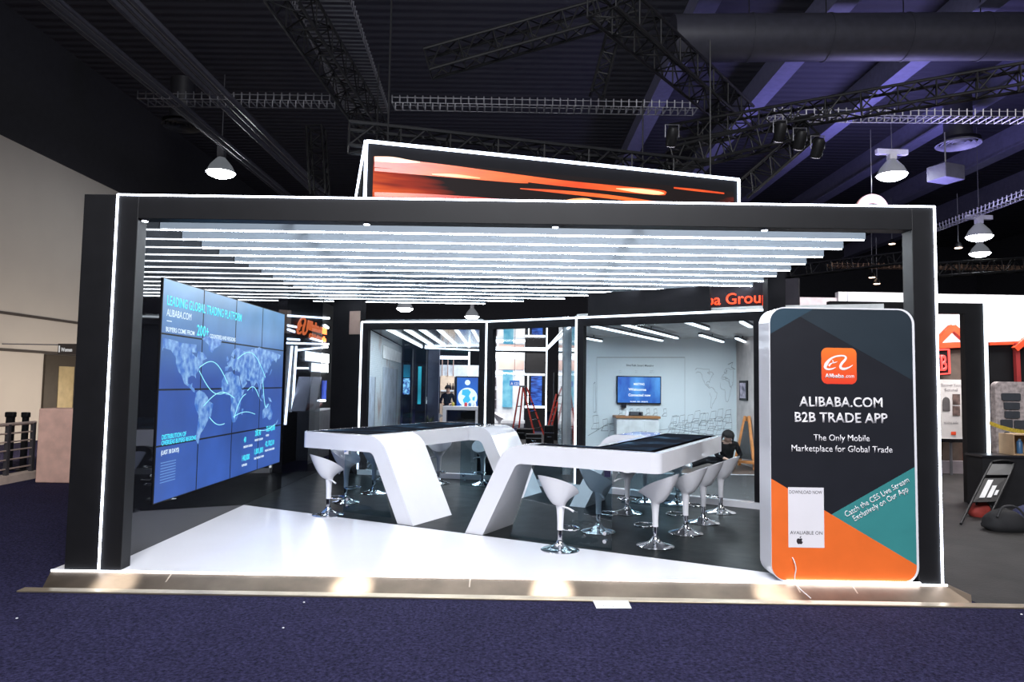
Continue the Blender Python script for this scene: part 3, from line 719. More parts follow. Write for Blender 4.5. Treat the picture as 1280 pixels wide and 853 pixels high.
struct(MB().prism([(RXL + .02, 11.3), (3.42, 9.75), (RXR, 9.3), (RXR, RY), (RXL + .02, RY)], RZ, RZ + .08).build('ceiling_room', pm('room_ceiling', (.5, .52, .52), .6)))
# mural line work on the back wall (printed)
LINE = pm('mural_grey_line', (.2, .24, .27), .7)
my = RY - .002
def mline(pts, r=.009):
    P3 = [Vector((aty(a, b, my).x, my, aty(a, b, my).z)) for a, b in pts]
    q = MB()
    for i in range(len(P3) - 1):
        q.add(bar(P3[i], P3[i + 1], .003, r * 1.4).v, bar(P3[i], P3[i + 1], .003, r * 1.4).f)
    return q
mm = MB()
def addm(pts, r=.009):
    q = mline(pts, r); mm.add(q.v, q.f)
addm([(746, 540), (746, 447), (856, 447), (856, 540)])
cl = [(866, 483), (867, 478), (871, 474), (875, 470), (882, 467), (886, 465), (893, 463), (898, 464), (904, 467), (910, 471), (915, 478)]
addm([(910, 456), (916, 453), (914, 459), (919, 462)])
rs = random.Random(3)
for k in range(16):       # sketched chairs
    x = 742 + k * 11 + rs.uniform(-2, 2); y = 520 + (k % 3) * 4 + rs.uniform(-3, 3); s_ = rs.uniform(.8, 1.2)
    if 768 < x < 832 and y < 540: y = 512; s_ = .5
    addm([(x, y), (x + 7 * s_, y - 1), (x + 8 * s_, y + 9 * s_), (x + 1, y + 10 * s_), (x, y)], .008)
    addm([(x + 1, y + 10 * s_), (x - 2, y + 17 * s_), (x + 8 * s_, y + 17 * s_), (x + 8 * s_, y + 9 * s_)], .008)
for k in range(15):
    x = 838 + (k % 8) * 9.5 + rs.uniform(-2, 2); y = 528 + (k // 8) * 12 + rs.uniform(-3, 2) - (k % 8) * .8
    addm([(x, y), (x + 2, y - 9), (x + 8, y - 10), (x + 7, y), (x, y)], .006); addm([(x, y), (x - 3, y + 5), (x + 5, y + 6), (x + 7, y)], .006)
land = {k_: LANDS[k_] for k_ in ('n', 's', 'f', 'e')}
for k_, pl_ in land.items():
    pts = [(868 + (lo_n + 170) / 350 * 74, 459 + (75 - la) / 130 * 52) for lo_n, la in pl_]; pts = [q for q in pts if q[0] < 917]
    if len(pts) > 3: addm(pts[::1], .0045)
addm([(735, 545), (760, 530), (775, 533), (800, 541), (840, 536), (915, 548)], .008); addm([(742, 480), (744, 478), (745, 515), (742, 516), (742, 480)], .008)
mural = mm.build('mural_lines', LINE, back)
p = aty(783, 458, my); q = aty(817, 458, my)
text('DingTalk Smart Meeting', (p.x, my, p.z), XX, ZZ, q.x - p.x, None, LINE, back, name='mural_lettering', bold=.02, depth=.002)
for px, ws in ((774, 'Smart'), (794, 'Quick'), (812, 'Conference')):
    for k in (0, 1):
        p = aty(px, 464 + k * 2.2, my); text(ws, (p.x, my, p.z), XX, ZZ, None, .014, LINE, back, name='mural_lettering', depth=.002)
# ceiling light bars
LB2 = em('room_light_bar', (.9, .96, 1), 2.6)
zb = RZ - .1; z6 = lambda a, b: (700 + a / 3.879, 360 + b / 3.879)
for k, (a, b, c, d, lab) in enumerate(((155, 185, 495, 257, 'long white light bar on the meeting room ceiling, above the television'), (280, 172, 568, 245, 'second long white light bar on the meeting room ceiling, nearer the glass'),
        (125, 245, 250, 268, 'white light bar at the left end of the meeting room ceiling'), (600, 163, 717, 200, 'short white light bar mid meeting room ceiling, nearest the glass'),
        (680, 230, 790, 263, 'short white light bar mid meeting room ceiling, near the back wall'), (855, 245, 913, 270, 'short white light bar far right on the meeting room ceiling, near the back'), (878, 165, 925, 190, 'short white light bar at the right of the meeting room ceiling nearest the glass'))):
    P = atz(*z6(a, b), zb); Q = atz(*z6(c, d), zb)
    if Q.y > RY - .15: Q = P + (Q - P) * ((RY - .15 - P.y) / (Q.y - P.y))
    t = thing('light_bar', lab, 'light', tuple((P + Q) / 2), 'light bars of the meeting room')
    bar(P, Q, .055, .028).build('diffuser', LB2, t); bar(P + ZZ * .035, Q + ZZ * .035, .075, .04).build('housing', DARKM, t)
    MB().tube((P + Q) / 2 + ZZ * .05, (P + Q) / 2 + ZZ * .1, .012, 8).build('hanger', DARKM, t)
# television
t0 = aty(771, 505, RY - .08); t1 = aty(826.5, 471, RY - .08)
tv = thing('television', 'wall mounted television with a blue screen in the white meeting room', 'television', ((t0.x + t1.x) / 2, RY - .05, t0.z))
MB().box(t0.x, t1.x, RY - .08, RY - .002, t0.z, t1.z).build('case', BLACK, tv, bevel=.006)
MB().box(t0.x + .02, t1.x - .02, RY - .084, RY - .081, t0.z + .03, t1.z - .02).build('display', screen('tv_blue', sr(25, 80, 180), sr(90, 165, 235), 3, 1.1, (1, 1, .4)), tv)
tw = t1.x - t0.x; th_ = t1.z - t0.z
for body, s, t, ww, hh in (('MEETING', .38, .68, .24, .05), ('Welcome', .26, .48, .4, .06), ('Connected now', .26, .28, .5, .06), ('scan to start', .3, .07, .4, .035)):
    text(body, (t0.x + tw * s, RY - .084, t0.z + th_ * t), XX, ZZ, tw * ww, th_ * hh * 1.6, em('tv_white', (.9, .95, 1), 1.3), tv, bold=.02, depth=.002)
tag(MB().box(aty(776, 510, RY).x, aty(782, 505, RY).x, RY - .10, RY - .02, t0.z - .085, t0.z).tube((aty(779, 507, RY).x, RY - .11, aty(779, 507, RY).z), (aty(779, 507, RY).x, RY - .1, aty(779, 507, RY).z), .02, 10).build('conference_camera', BLACK), 'small black camera box under the television on the white wall', 'camera')
# sideboard
s0 = aty(771, 545, RY - .45); s1 = aty(824, 523, RY - .45); ztop = aty(798, 520.5, RY - .45).z
sb = thing('sideboard', 'white cabinet with a wooden top under the television', 'cabinet', ((s0.x + s1.x) / 2, RY - .25, 0))
WCAB = pm('cabinet_white', (.6, .63, .64), .5)
MB().box(s0.x, s1.x, RY - .42, RY - .02, .0, ztop - .05).build('body', WCAB, sb, bevel=.005)
MB().box(s0.x - .03, s1.x + .03, RY - .46, RY - .01, ztop - .05, ztop).build('top', pm('oak_top', sr(150, 105, 65), .5), sb, bevel=.004)
dx0 = s0.x + (s1.x - s0.x) * .28; dm = (dx0 + s1.x) / 2
for a, b in ((dx0 + .01, dm - .004), (dm + .004, s1.x - .015)):
    dd = MB().box(a, b, RY - .437, RY - .421, .06, ztop - .08).build('door', WCAB, sb, bevel=.003)
    kx = b - .04 if b < dm else a + .04
    MB().tube((kx, RY - .455, ztop - .33), (kx, RY - .437, ztop - .33), .014, 10).build('knob', BLACK, dd)
MB().box(s0.x + .02, dx0 - .01, RY - .424, RY - .421, .06, ztop - .08).build('side_panel', WCAB, sb)
pj = thing('projector', 'small dark device box lying on the wooden top of the sideboard', 'device', (aty(795, 517, RY - .3).x, RY - .3, ztop))
px_ = aty(795, 517, RY - .3).x
MB().box(px_ - .14, px_ + .14, RY - .38, RY - .2, ztop + .003, ztop + .09).build('case', DARKM, pj, bevel=.015)
MB().tube((px_ + .07, RY - .395, ztop + .05), (px_ + .07, RY - .38, ztop + .05), .03, 14).build('lens', CHROME, pj)
px2 = aty(783.5, 517, RY - .3).x
tag(MB().box(px2 - .03, px2 + .03, RY - .33, RY - .27, ztop, ztop + .07).lathe([(.016, 0), (.016, .03), (.008, .045)], 12, (px2, RY - .3, ztop + .07)).build('bottle', WPLAS), 'little white bottle on the sideboard left of the dark device', 'bottle')
# wall tablet + leaning wooden frame on the right wall
w0 = aty(926, 501, 15.0); yA, yB = 14.72, 15.2
ta = thing('wall_tablet', 'small screen hung on the side wall of the meeting room', 'screen', (RXR, 15, 1.35))
MB().box(RXR - .04, RXR - .001, yA, yB, aty(931, 501, 14.9).z, aty(931, 476, 14.9).z).build('case', BLACK, ta, bevel=.004)
MB().box(RXR - .043, RXR - .041, yA + .05, yB - .05, aty(931, 501, 14.9).z + .05, aty(931, 476, 14.9).z - .05).build('display', screen('tablet_img', sr(20, 20, 60), sr(190, 180, 200), 9, .8), ta)
WOOD = pm('warm_pine', sr(190, 125, 70), .5, var=.2, scale=8)
ez = thing('wooden_easel', 'leaning wooden board stand beside the crouching person in the meeting room', 'easel', (4.7, 14.3, 0))
for a, b in (((4.55, 14.45, 0), (4.84, 14.6, 1.05)), ((4.84, 14.05, 0), (4.9, 14.55, 1.05)), ((4.80, 14.88, 0), (4.9, 14.62, 1.03))):
    bar(a, b, .05).build('leg', WOOD, ez)
bar((4.52, 14.3, .15), (4.86, 14.0, .15), .1, .05).build('ledge', WOOD, ez)
MB().add([(4.60, 14.36, .2), (4.87, 14.13, .2), (4.92, 14.5, .95), (4.82, 14.56, .95), (4.61, 14.38, .2), (4.88, 14.15, .2), (4.93, 14.52, .95), (4.83, 14.58, .95)], [(0, 1, 2, 3), (7, 6, 5, 4), (0, 4, 5, 1), (1, 5, 6, 2), (2, 6, 7, 3), (3, 7, 4, 0)]).build('dark_board', BLACK, ez)
# left glass side of the room with steel column
rg = MB().box(RXL - .006, RXL + .006, 11.3, RY, .0, RZ - .02).build('window_2', GLASS); struct(rg)
tag(MB().box(RXL - .08, RXL + .1, 12.9, 13.25, 0, RZ).build('column', pm('grey_steel_column', (.36, .4, .42), .4, .2)), 'grey metal column beside the glass in the middle bay', 'column')
# ------------------------------------------------------------------ room behind the left frame
PW0 = Vector((-2.85, 12.75)); PW1 = Vector((-3.35, 20.8))
def print_mat():
    m, nt, b = _nt('printed_brick_mural'); L = nt.links.new
    tc = nt.nodes.new('ShaderNodeTexCoord'); mp = nt.nodes.new('ShaderNodeMapping'); mp.inputs['Rotation'].default_value = (PI / 2, 0, PI / 2); mp.inputs['Scale'].default_value = (1, 1, 1)
    br = nt.nodes.new('ShaderNodeTexBrick'); br.inputs['Scale'].default_value = 6; br.inputs['Mortar Size'].default_value = .02
    br.inputs['Color1'].default_value = (.5, .55, .58, 1); br.inputs['Color2'].default_value = (.58, .62, .64, 1); br.inputs['Mortar'].default_value = (.4, .45, .48, 1)
    sp = nt.nodes.new('ShaderNodeSeparateXYZ'); cb = nt.nodes.new('ShaderNodeCombineXYZ'); g = nt.nodes.new('ShaderNodeNewGeometry')
    L(g.outputs['Position'], sp.inputs[0]); L(sp.outputs['Y'], cb.inputs['X']); L(sp.outputs['Z'], cb.inputs['Y']); L(cb.outputs[0], br.inputs['Vector'])
    n = nt.nodes.new('ShaderNodeTexNoise'); n.inputs['Scale'].default_value = 1.1; n.inputs['Detail'].default_value = 6; L(g.outputs['Position'], n.inputs['Vector'])
    r = nt.nodes.new('ShaderNodeValToRGB'); r.color_ramp.elements[0].position = .56; r.color_ramp.elements[1].position = .7; r.color_ramp.elements[0].color = (0, 0, 0, 1)
    mx = nt.nodes.new('ShaderNodeMix'); mx.data_type = 'RGBA'; mx.inputs['B'].default_value = sr(150, 120, 110) + (1,)
    L(n.outputs['Fac'], r.inputs['Fac']); L(r.outputs['Color'], mx.inputs['Factor']); L(br.outputs['Color'], mx.inputs['A']); L(mx.outputs['Result'], b.inputs['Base Color'])
    b.inputs['Roughness'].default_value = .5
    return m
pw = MB().wallbox(PW0, PW1, .1, 0, 2.7).build('wall_room_left', print_mat()); struct(pw)
pd = (PW1 - PW0).normalized(); pn = Vector((pd.y, -pd.x))
for s0_, s1_, z0_, z1_ in ((.5, 2.2, .05, 1.75), (3.6, 6.6, .05, 2.0)):
    q0 = PW0 + pd * s0_ + pn * .012; q1 = PW0 + pd * s1_ + pn * .012
    MB().wallbox(q0, q1, .011, z0_, z1_).build('printed_door', pm('printed_door_grey', (.42, .47, .55), .5, var=.25, scale=3), pw)
    MB().wallbox(q1, q1 + pd * .12, .02, z0_, z1_).build('printed_edge', pm('printed_edge', (.12, .13, .15), .5), pw)
q0 = PW0 + pd * 3.4 + pn * .02
lb = MB().wallbox(q0, q0 + pd * 4.2, .018, 2.2, 2.5).build('notice_strip', pm('notice_white', (.85, .85, .85), .5), pw)
struct(MB().prism([(-2.85, 12.7), (-.55, 12.2), (-.65, 21), (-3.35, 21)], 2.72, 2.78).build('ceiling_corridor', pm('glossy_grey_ceiling', (.16, .18, .2), .1)))
z4 = lambda a, b: (440 + a / 6.093, 400 + b / 6.093)
for k, (a, b, c, d) in enumerate(((220, 50, 540, 215), (370, 55, 615, 205), (495, 60, 710, 205), (635, 60, 800, 205), (775, 60, 890, 210), (905, 60, 965, 165))):
    P = atz(*z4(a, b), 2.69); Q = atz(*z4(c, d), 2.69)
    Q = P + (Q - P) * min(1, (20.8 - P.y) / (Q.y - P.y))
    tag(bar(P + ZZ * .008, Q + ZZ * .008, .032, .042).build('light_bar', LB2), ('leftmost slanting white light bar on the ceiling behind the left frame', 'second from left slanting white light bar behind the left frame', 'third from left slanting white light bar behind the left frame', 'fourth from left slanting white light bar behind the left frame', 'fifth from left slanting white light bar behind the left frame', 'rightmost slanting white light bar on the ceiling behind the left frame')[k], 'light', 'light bars behind the left frame')
BY = 21.0
def led_line(p, q, name, lab, grp=None, mat=LEDB, w_=.045):
    return tag(bar(p, q, w_).build(name, mat), lab, 'light', grp)
led_line(aty(531, 435, BY), aty(601, 438, BY), 'light_strip', 'white light strip across the far end of the left glazed room')
# dark columns with blue screens in that room
for a, b, lab, sc in ((503.5, 514, 'dark panel with a dotted blue screen at the end of the printed wall', 'dots'), (519, 531.5, 'dark panel with a teal screen, next towards the middle', 'teal')):
    p = aty(a, 500, BY); q = aty(b, 500, BY)
    t = thing('screen_column', lab, 'column', ((p.x + q.x) / 2, BY, 0))
    MB().box(p.x, q.x, BY, BY + .3, 0, 2.66).build('body', BLACK, t)
    if sc == 'dots':
        MB().box(p.x, p.x + .2, BY - .01, BY - .001, aty(500, 493, BY).z, aty(500, 473, BY).z).build('display', screen('dots_blue', sr(10, 40, 140), sr(150, 220, 255), 14, 1.2), t)
        MB().box(p.x, p.x + .2, BY - .008, BY - .001, aty(500, 472, BY).z, aty(500, 456, BY).z).build('display', screen('teal_fade', sr(5, 40, 60), sr(30, 150, 190), .6, .8), t)
    else:
        MB().box(p.x + .07, p.x + .17, BY - .01, BY - .001, aty(500, 505, BY).z, aty(500, 458, BY).z).build('display', screen('teal_fade2', sr(10, 70, 90), sr(50, 190, 215), .8, .9), t)
p = aty(534, 510, 22.5); q = aty(549.5, 436, 22.5)
tag(MB().box(p.x, q.x, 22.5, 22.7, 0, q.z).build('partition', pm('slate_partition', (.09, .1, .15), .6)), 'slate grey partition panel beside the far white counter', 'partition')
led_line(aty(532.5, 440, 22.3), aty(532.5, 505, 22.3), 'light_strip', 'thin white vertical strip at the slate partition edge', None, LEDB, .03)
# far stand seen through the left frame
FYB = 27.0
fp = lambda px, py: aty(px, py, FYB)
def rect(name, x0, y0, x1, y1, d, mat, parent=None, t=.1, bevel=0):
    p = aty(x0, y1, d); q = aty(x1, y0, d)
    return MB().box(p.x, q.x, d, d + t, min(p.z, q.z), max(p.z, q.z)).build(name, mat, parent, bevel=bevel)
HWH = pm('far_stand_white', (.75, .78, .82), .5)
st_ = thing('far_stand', 'bright white exhibition stand with a beige shelf far behind the left frame', 'stand', tuple(Vector((fp(575, 500).x, FYB, FZ))))
rect('back_panel', 549, 470, 568, 545, FYB, pm('far_beige', (.7, .55, .42), .6), st_)
rect('fascia', 549, 457, 600, 471, FYB + .1, pm('far_grey_white', (.5, .55, .62), .6), st_)
rect('top_light', 549, 445.5, 586, 449, FYB, LEDB, st_)
rect('side_light', 585, 440, 587.5, 470, FYB, LEDB, st_)
rect('shelf', 551, 488, 567, 489.5, FYB - .15, HWH, st_, .15)
for k in range(3): rect('upright', 552 + k * 7, 450, 553.5 + k * 7, 470, FYB - .05, pm('far_upright', (.3, .2, .17), .6), st_, .05)
for k, x in enumerate((559, 562.5, 566)):
    p = aty(x, 488, FYB - .15); p.z += .01
    tag(MB().lathe([(.04, 0), (.045, .12), (.02, .2), (.018, .26)], 10, (p.x, FYB - .08, p.z)).build('bottle', pm('dark_bottle', (.03, .02, .02), .3)), ('leftmost', 'middle', 'rightmost')[k] + ' of three dark bottles on the beige far shelf', 'bottle', 'bottles on the far shelf')
gs = thing('globe_screen', 'tall blue lit poster screen with a white globe behind the left frame', 'screen', tuple(Vector((aty(583, 500, 26).x, 26, FZ))))
rect('case', 568, 471, 598.5, 545, 26, BLACK, gs)
rect('display', 570, 472.5, 597.5, 540, 25.98, screen('globe_blue', sr(15, 60, 160), sr(40, 120, 215), .5, 1.1), gs, .015)
c = aty(584.5, 497, 25.97); R_ = .36
MB().slab([(R_ * math.cos(2 * PI * k / 32), R_ * math.sin(2 * PI * k / 32)) for k in range(32)], (c.x, 25.965, c.z), XX, ZZ, .004).build('globe', em('globe_white', sr(225, 245, 255), 1.3), gs)
MB().slab([(-.2, .28), (.02, .3), (.12, .2), (.05, .05), (.12, -.1), (.02, -.2), (-.12, -.25), (-.18, -.1), (-.08, .05), (-.22, .1)], (c.x, 25.96, c.z), XX, ZZ, .003).slab([(.18, .0), (.28, .05), (.26, -.12), (.18, -.1)], (c.x, 25.96, c.z), XX, ZZ, .003).build('globe_land', em('globe_cyan', sr(60, 195, 240), 1.1), gs)
c2 = aty(584.5, 478.5, 25.97)
MB().slab([(.1 * math.cos(2 * PI * k / 16), .1 * math.sin(2 * PI * k / 16)) for k in range(16)], (c2.x, 25.965, c2.z), XX, ZZ, .004).build('badge', em('globe_white', (1, 1, 1), 1), gs)
# counter
CYD = 24.3
ct = thing('counter', 'white counter with an open front behind the left frame', 'counter', tuple(Vector((aty(577, 520, CYD).x, CYD, 0))))
p = aty(553, 530, CYD); q = aty(598, 508.5, CYD); zc = q.z
MB().box(p.x, q.x, CYD, CYD + .7, zc - .14, zc).build('top', WHITE, ct, bevel=.01)
MB().box(p.x, p.x + .13, CYD, CYD + .7, 0, zc - .14).build('side', WHITE, ct); MB().box(q.x - .1, q.x, CYD, CYD + .7, 0, zc - .14).build('side', WHITE, ct)
MB().box(p.x + .13, q.x - .1, CYD + .4, CYD + .44, 0, zc - .14).build('back_board', BLACK, ct); MB().box(p.x + .13, q.x - .1, CYD + .05, CYD + .4, .28, .31).build('shelf', DARKM, ct)
for k, (px, cc, lab) in enumerate(((566, (.35, .3, .05), 'olive'), (582, (.6, .05, .06), 'red'), (587, (.1, .25, .5), 'blue'), (593, (.8, .8, .8), 'white'))):
    g = aty(px, 508, CYD + .2)
    tag(MB().lathe([(.05, 0), (.055, .04), (.05, .1), (.02, .13)], 12, (g.x, CYD + .3, zc)).build('jar', pm('jar_' + lab, cc, .4)), 'little %s jar on the far white counter' % lab, 'jar', 'jars on the far counter')
far_st = copy_tree(proto); g = aty(547, 531, 23.3); far_st.location = (g.x, 23.3, 0); far_st.rotation_euler = (0, 0, D(10)); far_st['label'] = 'white bar stool far behind the left frame beside the counter'
far_st = copy_tree(proto); g = aty(628, 531, 24.5); far_st.location = (g.x - .1, 24.3, FZ); far_st.rotation_euler = (0, 0, D(-20)); far_st['label'] = 'white bar stool far behind the open middle bay, left of the ladder'
g = aty(536.5, 528, 22); bk = thing('waste_basket', 'olive basket filled with leaves beside the far stool', 'basket', (g.x, 22.0, 0))
MB().lathe([(.12, .0), (.15, .02), (.18, .4), (.16, .4), (.13, .05)], 16, (g.x, 22.0, 0)).build('basket', pm('olive_basket', (.2, .19, .08), .7, var=.4, scale=20), bk, True)
m = MB()
for k in range(26):
    a = rs.uniform(0, 2 * PI); ln = rs.uniform(.12, .3); b_ = Vector((g.x + .08 * math.cos(a), 22 + .08 * math.sin(a), .36)); t_ = b_ + Vector((math.cos(a) * ln * .5, math.sin(a) * ln * .5, ln))
    sd = Vector((-math.sin(a), math.cos(a), 0)) * .03; mid = (b_ + t_) / 2
    m.add([b_, mid + sd, t_, mid - sd, mid + Vector((0, 0, .008))], [(0, 1, 4), (1, 2, 4), (2, 3, 4), (3, 0, 4)])
m.build('leaves', pm('dull_leaf', (.12, .14, .06), .6, var=.4), bk)
# ------------------------------------------------------------------ open middle bay and what stands behind it
CZ = 2.69
cg = MB().prism([(-.46, 11.9), (.95, 11.0), (RXL - .02, 21.2), (-.68, 21.2)], CZ + .03, CZ + .045).build('ceiling_bay', glass('bay_ceiling_glass', (.75, .85, .95), 1.5)); struct(cg)
g1 = Vector((G1.x, G1.y, CZ)); g3 = Vector((G3.x, G3.y, CZ))
e1 = aty(613, 437, 21.3); e3 = aty(683, 437, 21.3); e1.z = e3.z = CZ
led_line(g1 + Vector((.02, .15, 0)), e1, 'light_strip', 'white light strip along the left ceiling edge of the middle bay', None, LEDB, .03)
led_line(g3 + Vector((.0, .1, 0)), e3, 'light_strip', 'white light strip along the right ceiling edge of the middle bay', None, LEDB, .03)
led_line(e1, e3, 'light_strip', 'white light strip across the far end of the middle bay ceiling', None, LEDB, .045)
v = aty(682.6, 500, 21.4); led_line((v.x, 21.4, .3), (v.x, 21.4, CZ), 'light_strip', 'upright white light strip at the far right corner of the middle bay', None, LEDB, .04)
struct(MB().wallbox((-.50, 12.15), (-.74, 21.2), .03, 0, 2.68).build('wall_bay_left', BLACKM))
for k, (a, b, c, d) in enumerate(((647, 413, 641, 436), (661, 408, 655, 436), (679, 420, 668, 436))):  # glowing bars added in place of white reflections on the glass
    P = atz(a, b, CZ + .12); Q = atz(c, d, CZ + .12); Q = P + (Q - P) * min(1, (21 - P.y) / max(.1, Q.y - P.y))
    led_line(P, Q, 'light_bar', ('left', 'middle', 'right')[k] + ' of three glowing bars imitating reflections above the glass ceiling of the middle bay', 'reflection bars over the middle bay', LB2, .05)
# step ladder
LD = 22.5
def rail(a, b, mat=RED, w_=.05): return bar(a, b, w_, .07)
ld = thing('step_ladder', 'red A-frame step ladder standing open in the middle bay', 'ladder', (aty(657, 545, LD).x, LD, 0))
top = aty(653, 484, LD); tz = top.z
fa, fb = Vector((aty(668, 545, LD).x, LD - .45, 0)), Vector((aty(680, 541, LD + .3).x, LD + .35, 0))
ra, rb = Vector((aty(639.5, 545, LD).x, LD - .45, 0)), Vector((aty(648, 543, LD).x, LD + .3, 0))
ta_, tb_ = Vector((top.x + .02, LD - .2, tz)), Vector((top.x + .14, LD + .15, tz))
rail(fa, ta_).build('rail', RED, ld); rail(fb, tb_).build('rail', RED, ld)
rail(ra, ta_ - XX * .1).build('rail', RED, ld); rail(rb, tb_ - XX * .12).build('rail', RED, ld)
for k in range(1, 6):
    t = k / 6; bar(fa + (ta_ - fa) * t, fb + (tb_ - fb) * t, .09, .03).build('step', CHROME, ld)
for k in (1, 3): bar(ra + (ta_ - XX * .1 - ra) * k / 5, rb + (tb_ - XX * .12 - rb) * k / 5, .03).build('brace', CHROME, ld)
MB().obox((ta_ + tb_) / 2 + ZZ * .02 - XX * .05, (.26, .5, .05)).build('cap', GALV, ld)
def straight_ladder(a, b, off, lab, n=7):
    a = Vector(a); b = Vector(b); off = Vector(off)
    t = thing('ladder', lab, 'ladder', tuple(a))
    rail(a, b).build('rail', RED, t); rail(a + off, b + off).build('rail', RED, t)
    for k in range(1, n):
        q = a + (b - a) * k / n; MB().tube(q, q + off, .018, 8).build('rung', GALV, t)
a = aty(680, 551.5, 20.3); b = aty(695.5, 493, 20.3)
straight_ladder((a.x, 20.1, 0), (b.x, 20.3, b.z), (.12, .38, 0), 'red ladder leaning against the dark panel right of the open step ladder')
tag(MB().box(aty(692, 500, 20.75).x, aty(700, 500, 20.75).x, 20.75, 20.9, 0, aty(690, 466, 20.75).z).build('panel', BLACK), 'narrow black panel behind the leaning ladder in the middle bay', 'panel')
a = aty(714, 556, 12.6); b = aty(709, 510, 13.0)
straight_ladder((1.12, 12.25, 0), (1.06, 12.6, b.z), (.04, .35, 0), 'red ladder leaning inside the meeting room beside the grey column', 5)
for k, (px, d, w_, h_, lab) in enumerate(((656, 21.2, .5, .3, 'low black equipment case at the foot of the step ladder'), (667, 19.3, .42, .28, 'black equipment case with bright edge in front of the leaning ladder'), (686, 19.6, .26, .5, 'tall black case beside the leaning ladder'))):
    p = aty(px, 540, d); t = thing('equipment_case', lab, 'case', (p.x, d, 0))
    MB().box(p.x - w_ / 2, p.x + w_ / 2, d - .2, d + .2, 0.002, h_).build('shell', BLACK, t, bevel=.015)
    MB().box(p.x - w_ / 2 - .003, p.x + w_ / 2 + .003, d - .203, d + .203, h_ * .6, h_ * .6 + .02).build('edge_trim', CHROME, t)
    MB().path([(p.x - .06, d - .205, h_ * .4), (p.x - .06, d - .24, h_ * .4), (p.x + .06, d - .24, h_ * .4), (p.x + .06, d - .205, h_ * .4)], .01, 6).build('handle', CHROME, t)
# bright stand beyond the bay
bs = thing('far_stand', 'bright white stand with cyan panel far beyond the open middle bay', 'stand', tuple(Vector((aty(630, 500, 28).x, 28, FZ))))
rect('back_panel', 611, 441, 656, 545, 28, HWH, bs); rect('top_light', 611, 444, 655, 448, 27.9, LEDB, bs, .08)
rect('side_light', 613, 466, 656, 468, 27.9, LEDB, bs, .08); rect('cyan_panel', 628, 463, 641, 509, 27.9, screen('cyan_panel', sr(60, 170, 215), sr(140, 215, 240), 3, 1), bs, .08)
rect('warm_panel', 623, 450, 655, 462, 27.9, pm('far_warm', (.6, .42, .38), .6, var=.3, scale=1), bs, .08)
rect('low_shelf', 611, 526, 656, 529, 27.6, HWH, bs, .3)
for y0_ in (452, 472, 488, 500): rect('product_panel', 614, y0_, 620.5, y0_ + 11, 27.85, pm('far_dark_goods', (.08, .07, .09), .5, var=.5, scale=9), bs, .05)
rb_ = thing('far_stand', 'black stand with a deep blue shelf screen beyond the right of the open bay', 'stand', tuple(Vector((aty(668, 500, 26).x, 26, FZ))))
rect('back_panel', 656, 442, 684, 548, 26, BLACK, rb_); rect('top_light', 656, 467.5, 681, 469.5, 25.92, LEDB, rb_, .06); rect('low_light', 656, 508, 681, 510, 25.92, LEDB, rb_, .06)
rect('blue_display', 663.5, 470.5, 677.5, 507, 25.9, screen('shelf_blue', sr(10, 30, 110), sr(60, 120, 230), 4, 1.1, (1, 1, 5)), rb_, .06)
rect('upright', 659, 469, 661, 508, 25.9, LEDB, rb_, .05)
si = thing('hanging_sign', 'small blue sign with white letters above the step ladder', 'sign', tuple(aty(643, 479, 25)))
rect('board', 637, 476, 649.5, 482.5, 25, em('blue_sign', sr(40, 110, 200), 1), si, .04); p = aty(638.5, 481.3, 24.99); q = aty(648, 481.3, 24.99)
text('A 123', (p.x, 24.995, p.z), XX, ZZ, q.x - p.x, .1, em('blue_sign_white', (1, 1, 1), 1), si, depth=.003)
MB().tube(aty(643, 476, 25.02), aty(643, 476, 25.02) + ZZ * 1.6, .01, 6).build('hanger', GALV, si)
# ------------------------------------------------------------------ people
SKIN = pm('skin', (.42, .26, .19), .5, var=.05); CLO = pm('black_cloth', (.005, .005, .006), .9, spec=.1, var=.3, scale=20, bump=.2); HAIR = pm('dark_hair', (.006, .005, .005), .7, spec=.15, var=.4, scale=30)
def skin_mesh(verts, edges, radii, name, mats, parent, root=0, lv=2):
    me = bpy.data.meshes.new(name); me.from_pydata(verts, edges, []); me.update()
    o = bpy.data.objects.new(name, me); COL.objects.link(o)
    m = o.modifiers.new('skin', 'SKIN'); m.use_smooth_shade = True
    sv = me.skin_vertices[0].data
    for i, r in enumerate(radii): sv[i].radius = (r, r) if not isinstance(r, tuple) else r; sv[i].use_root = (i == root)
    s = o.modifiers.new('sub', 'SUBSURF'); s.levels = lv; s.render_levels = lv
    bpy.context.view_layer.update()
    nm = bpy.data.meshes.new_from_object(o.evaluated_get(bpy.context.evaluated_depsgraph_get()))
    bpy.data.objects.remove(o); nm.name = name
    nm.materials.clear()
    for q in mats: nm.materials.append(q)
    for p in nm.polygons: p.use_smooth = True
    r = bpy.data.objects.new(name, nm); COL.objects.link(r); adopt(r, parent); return r
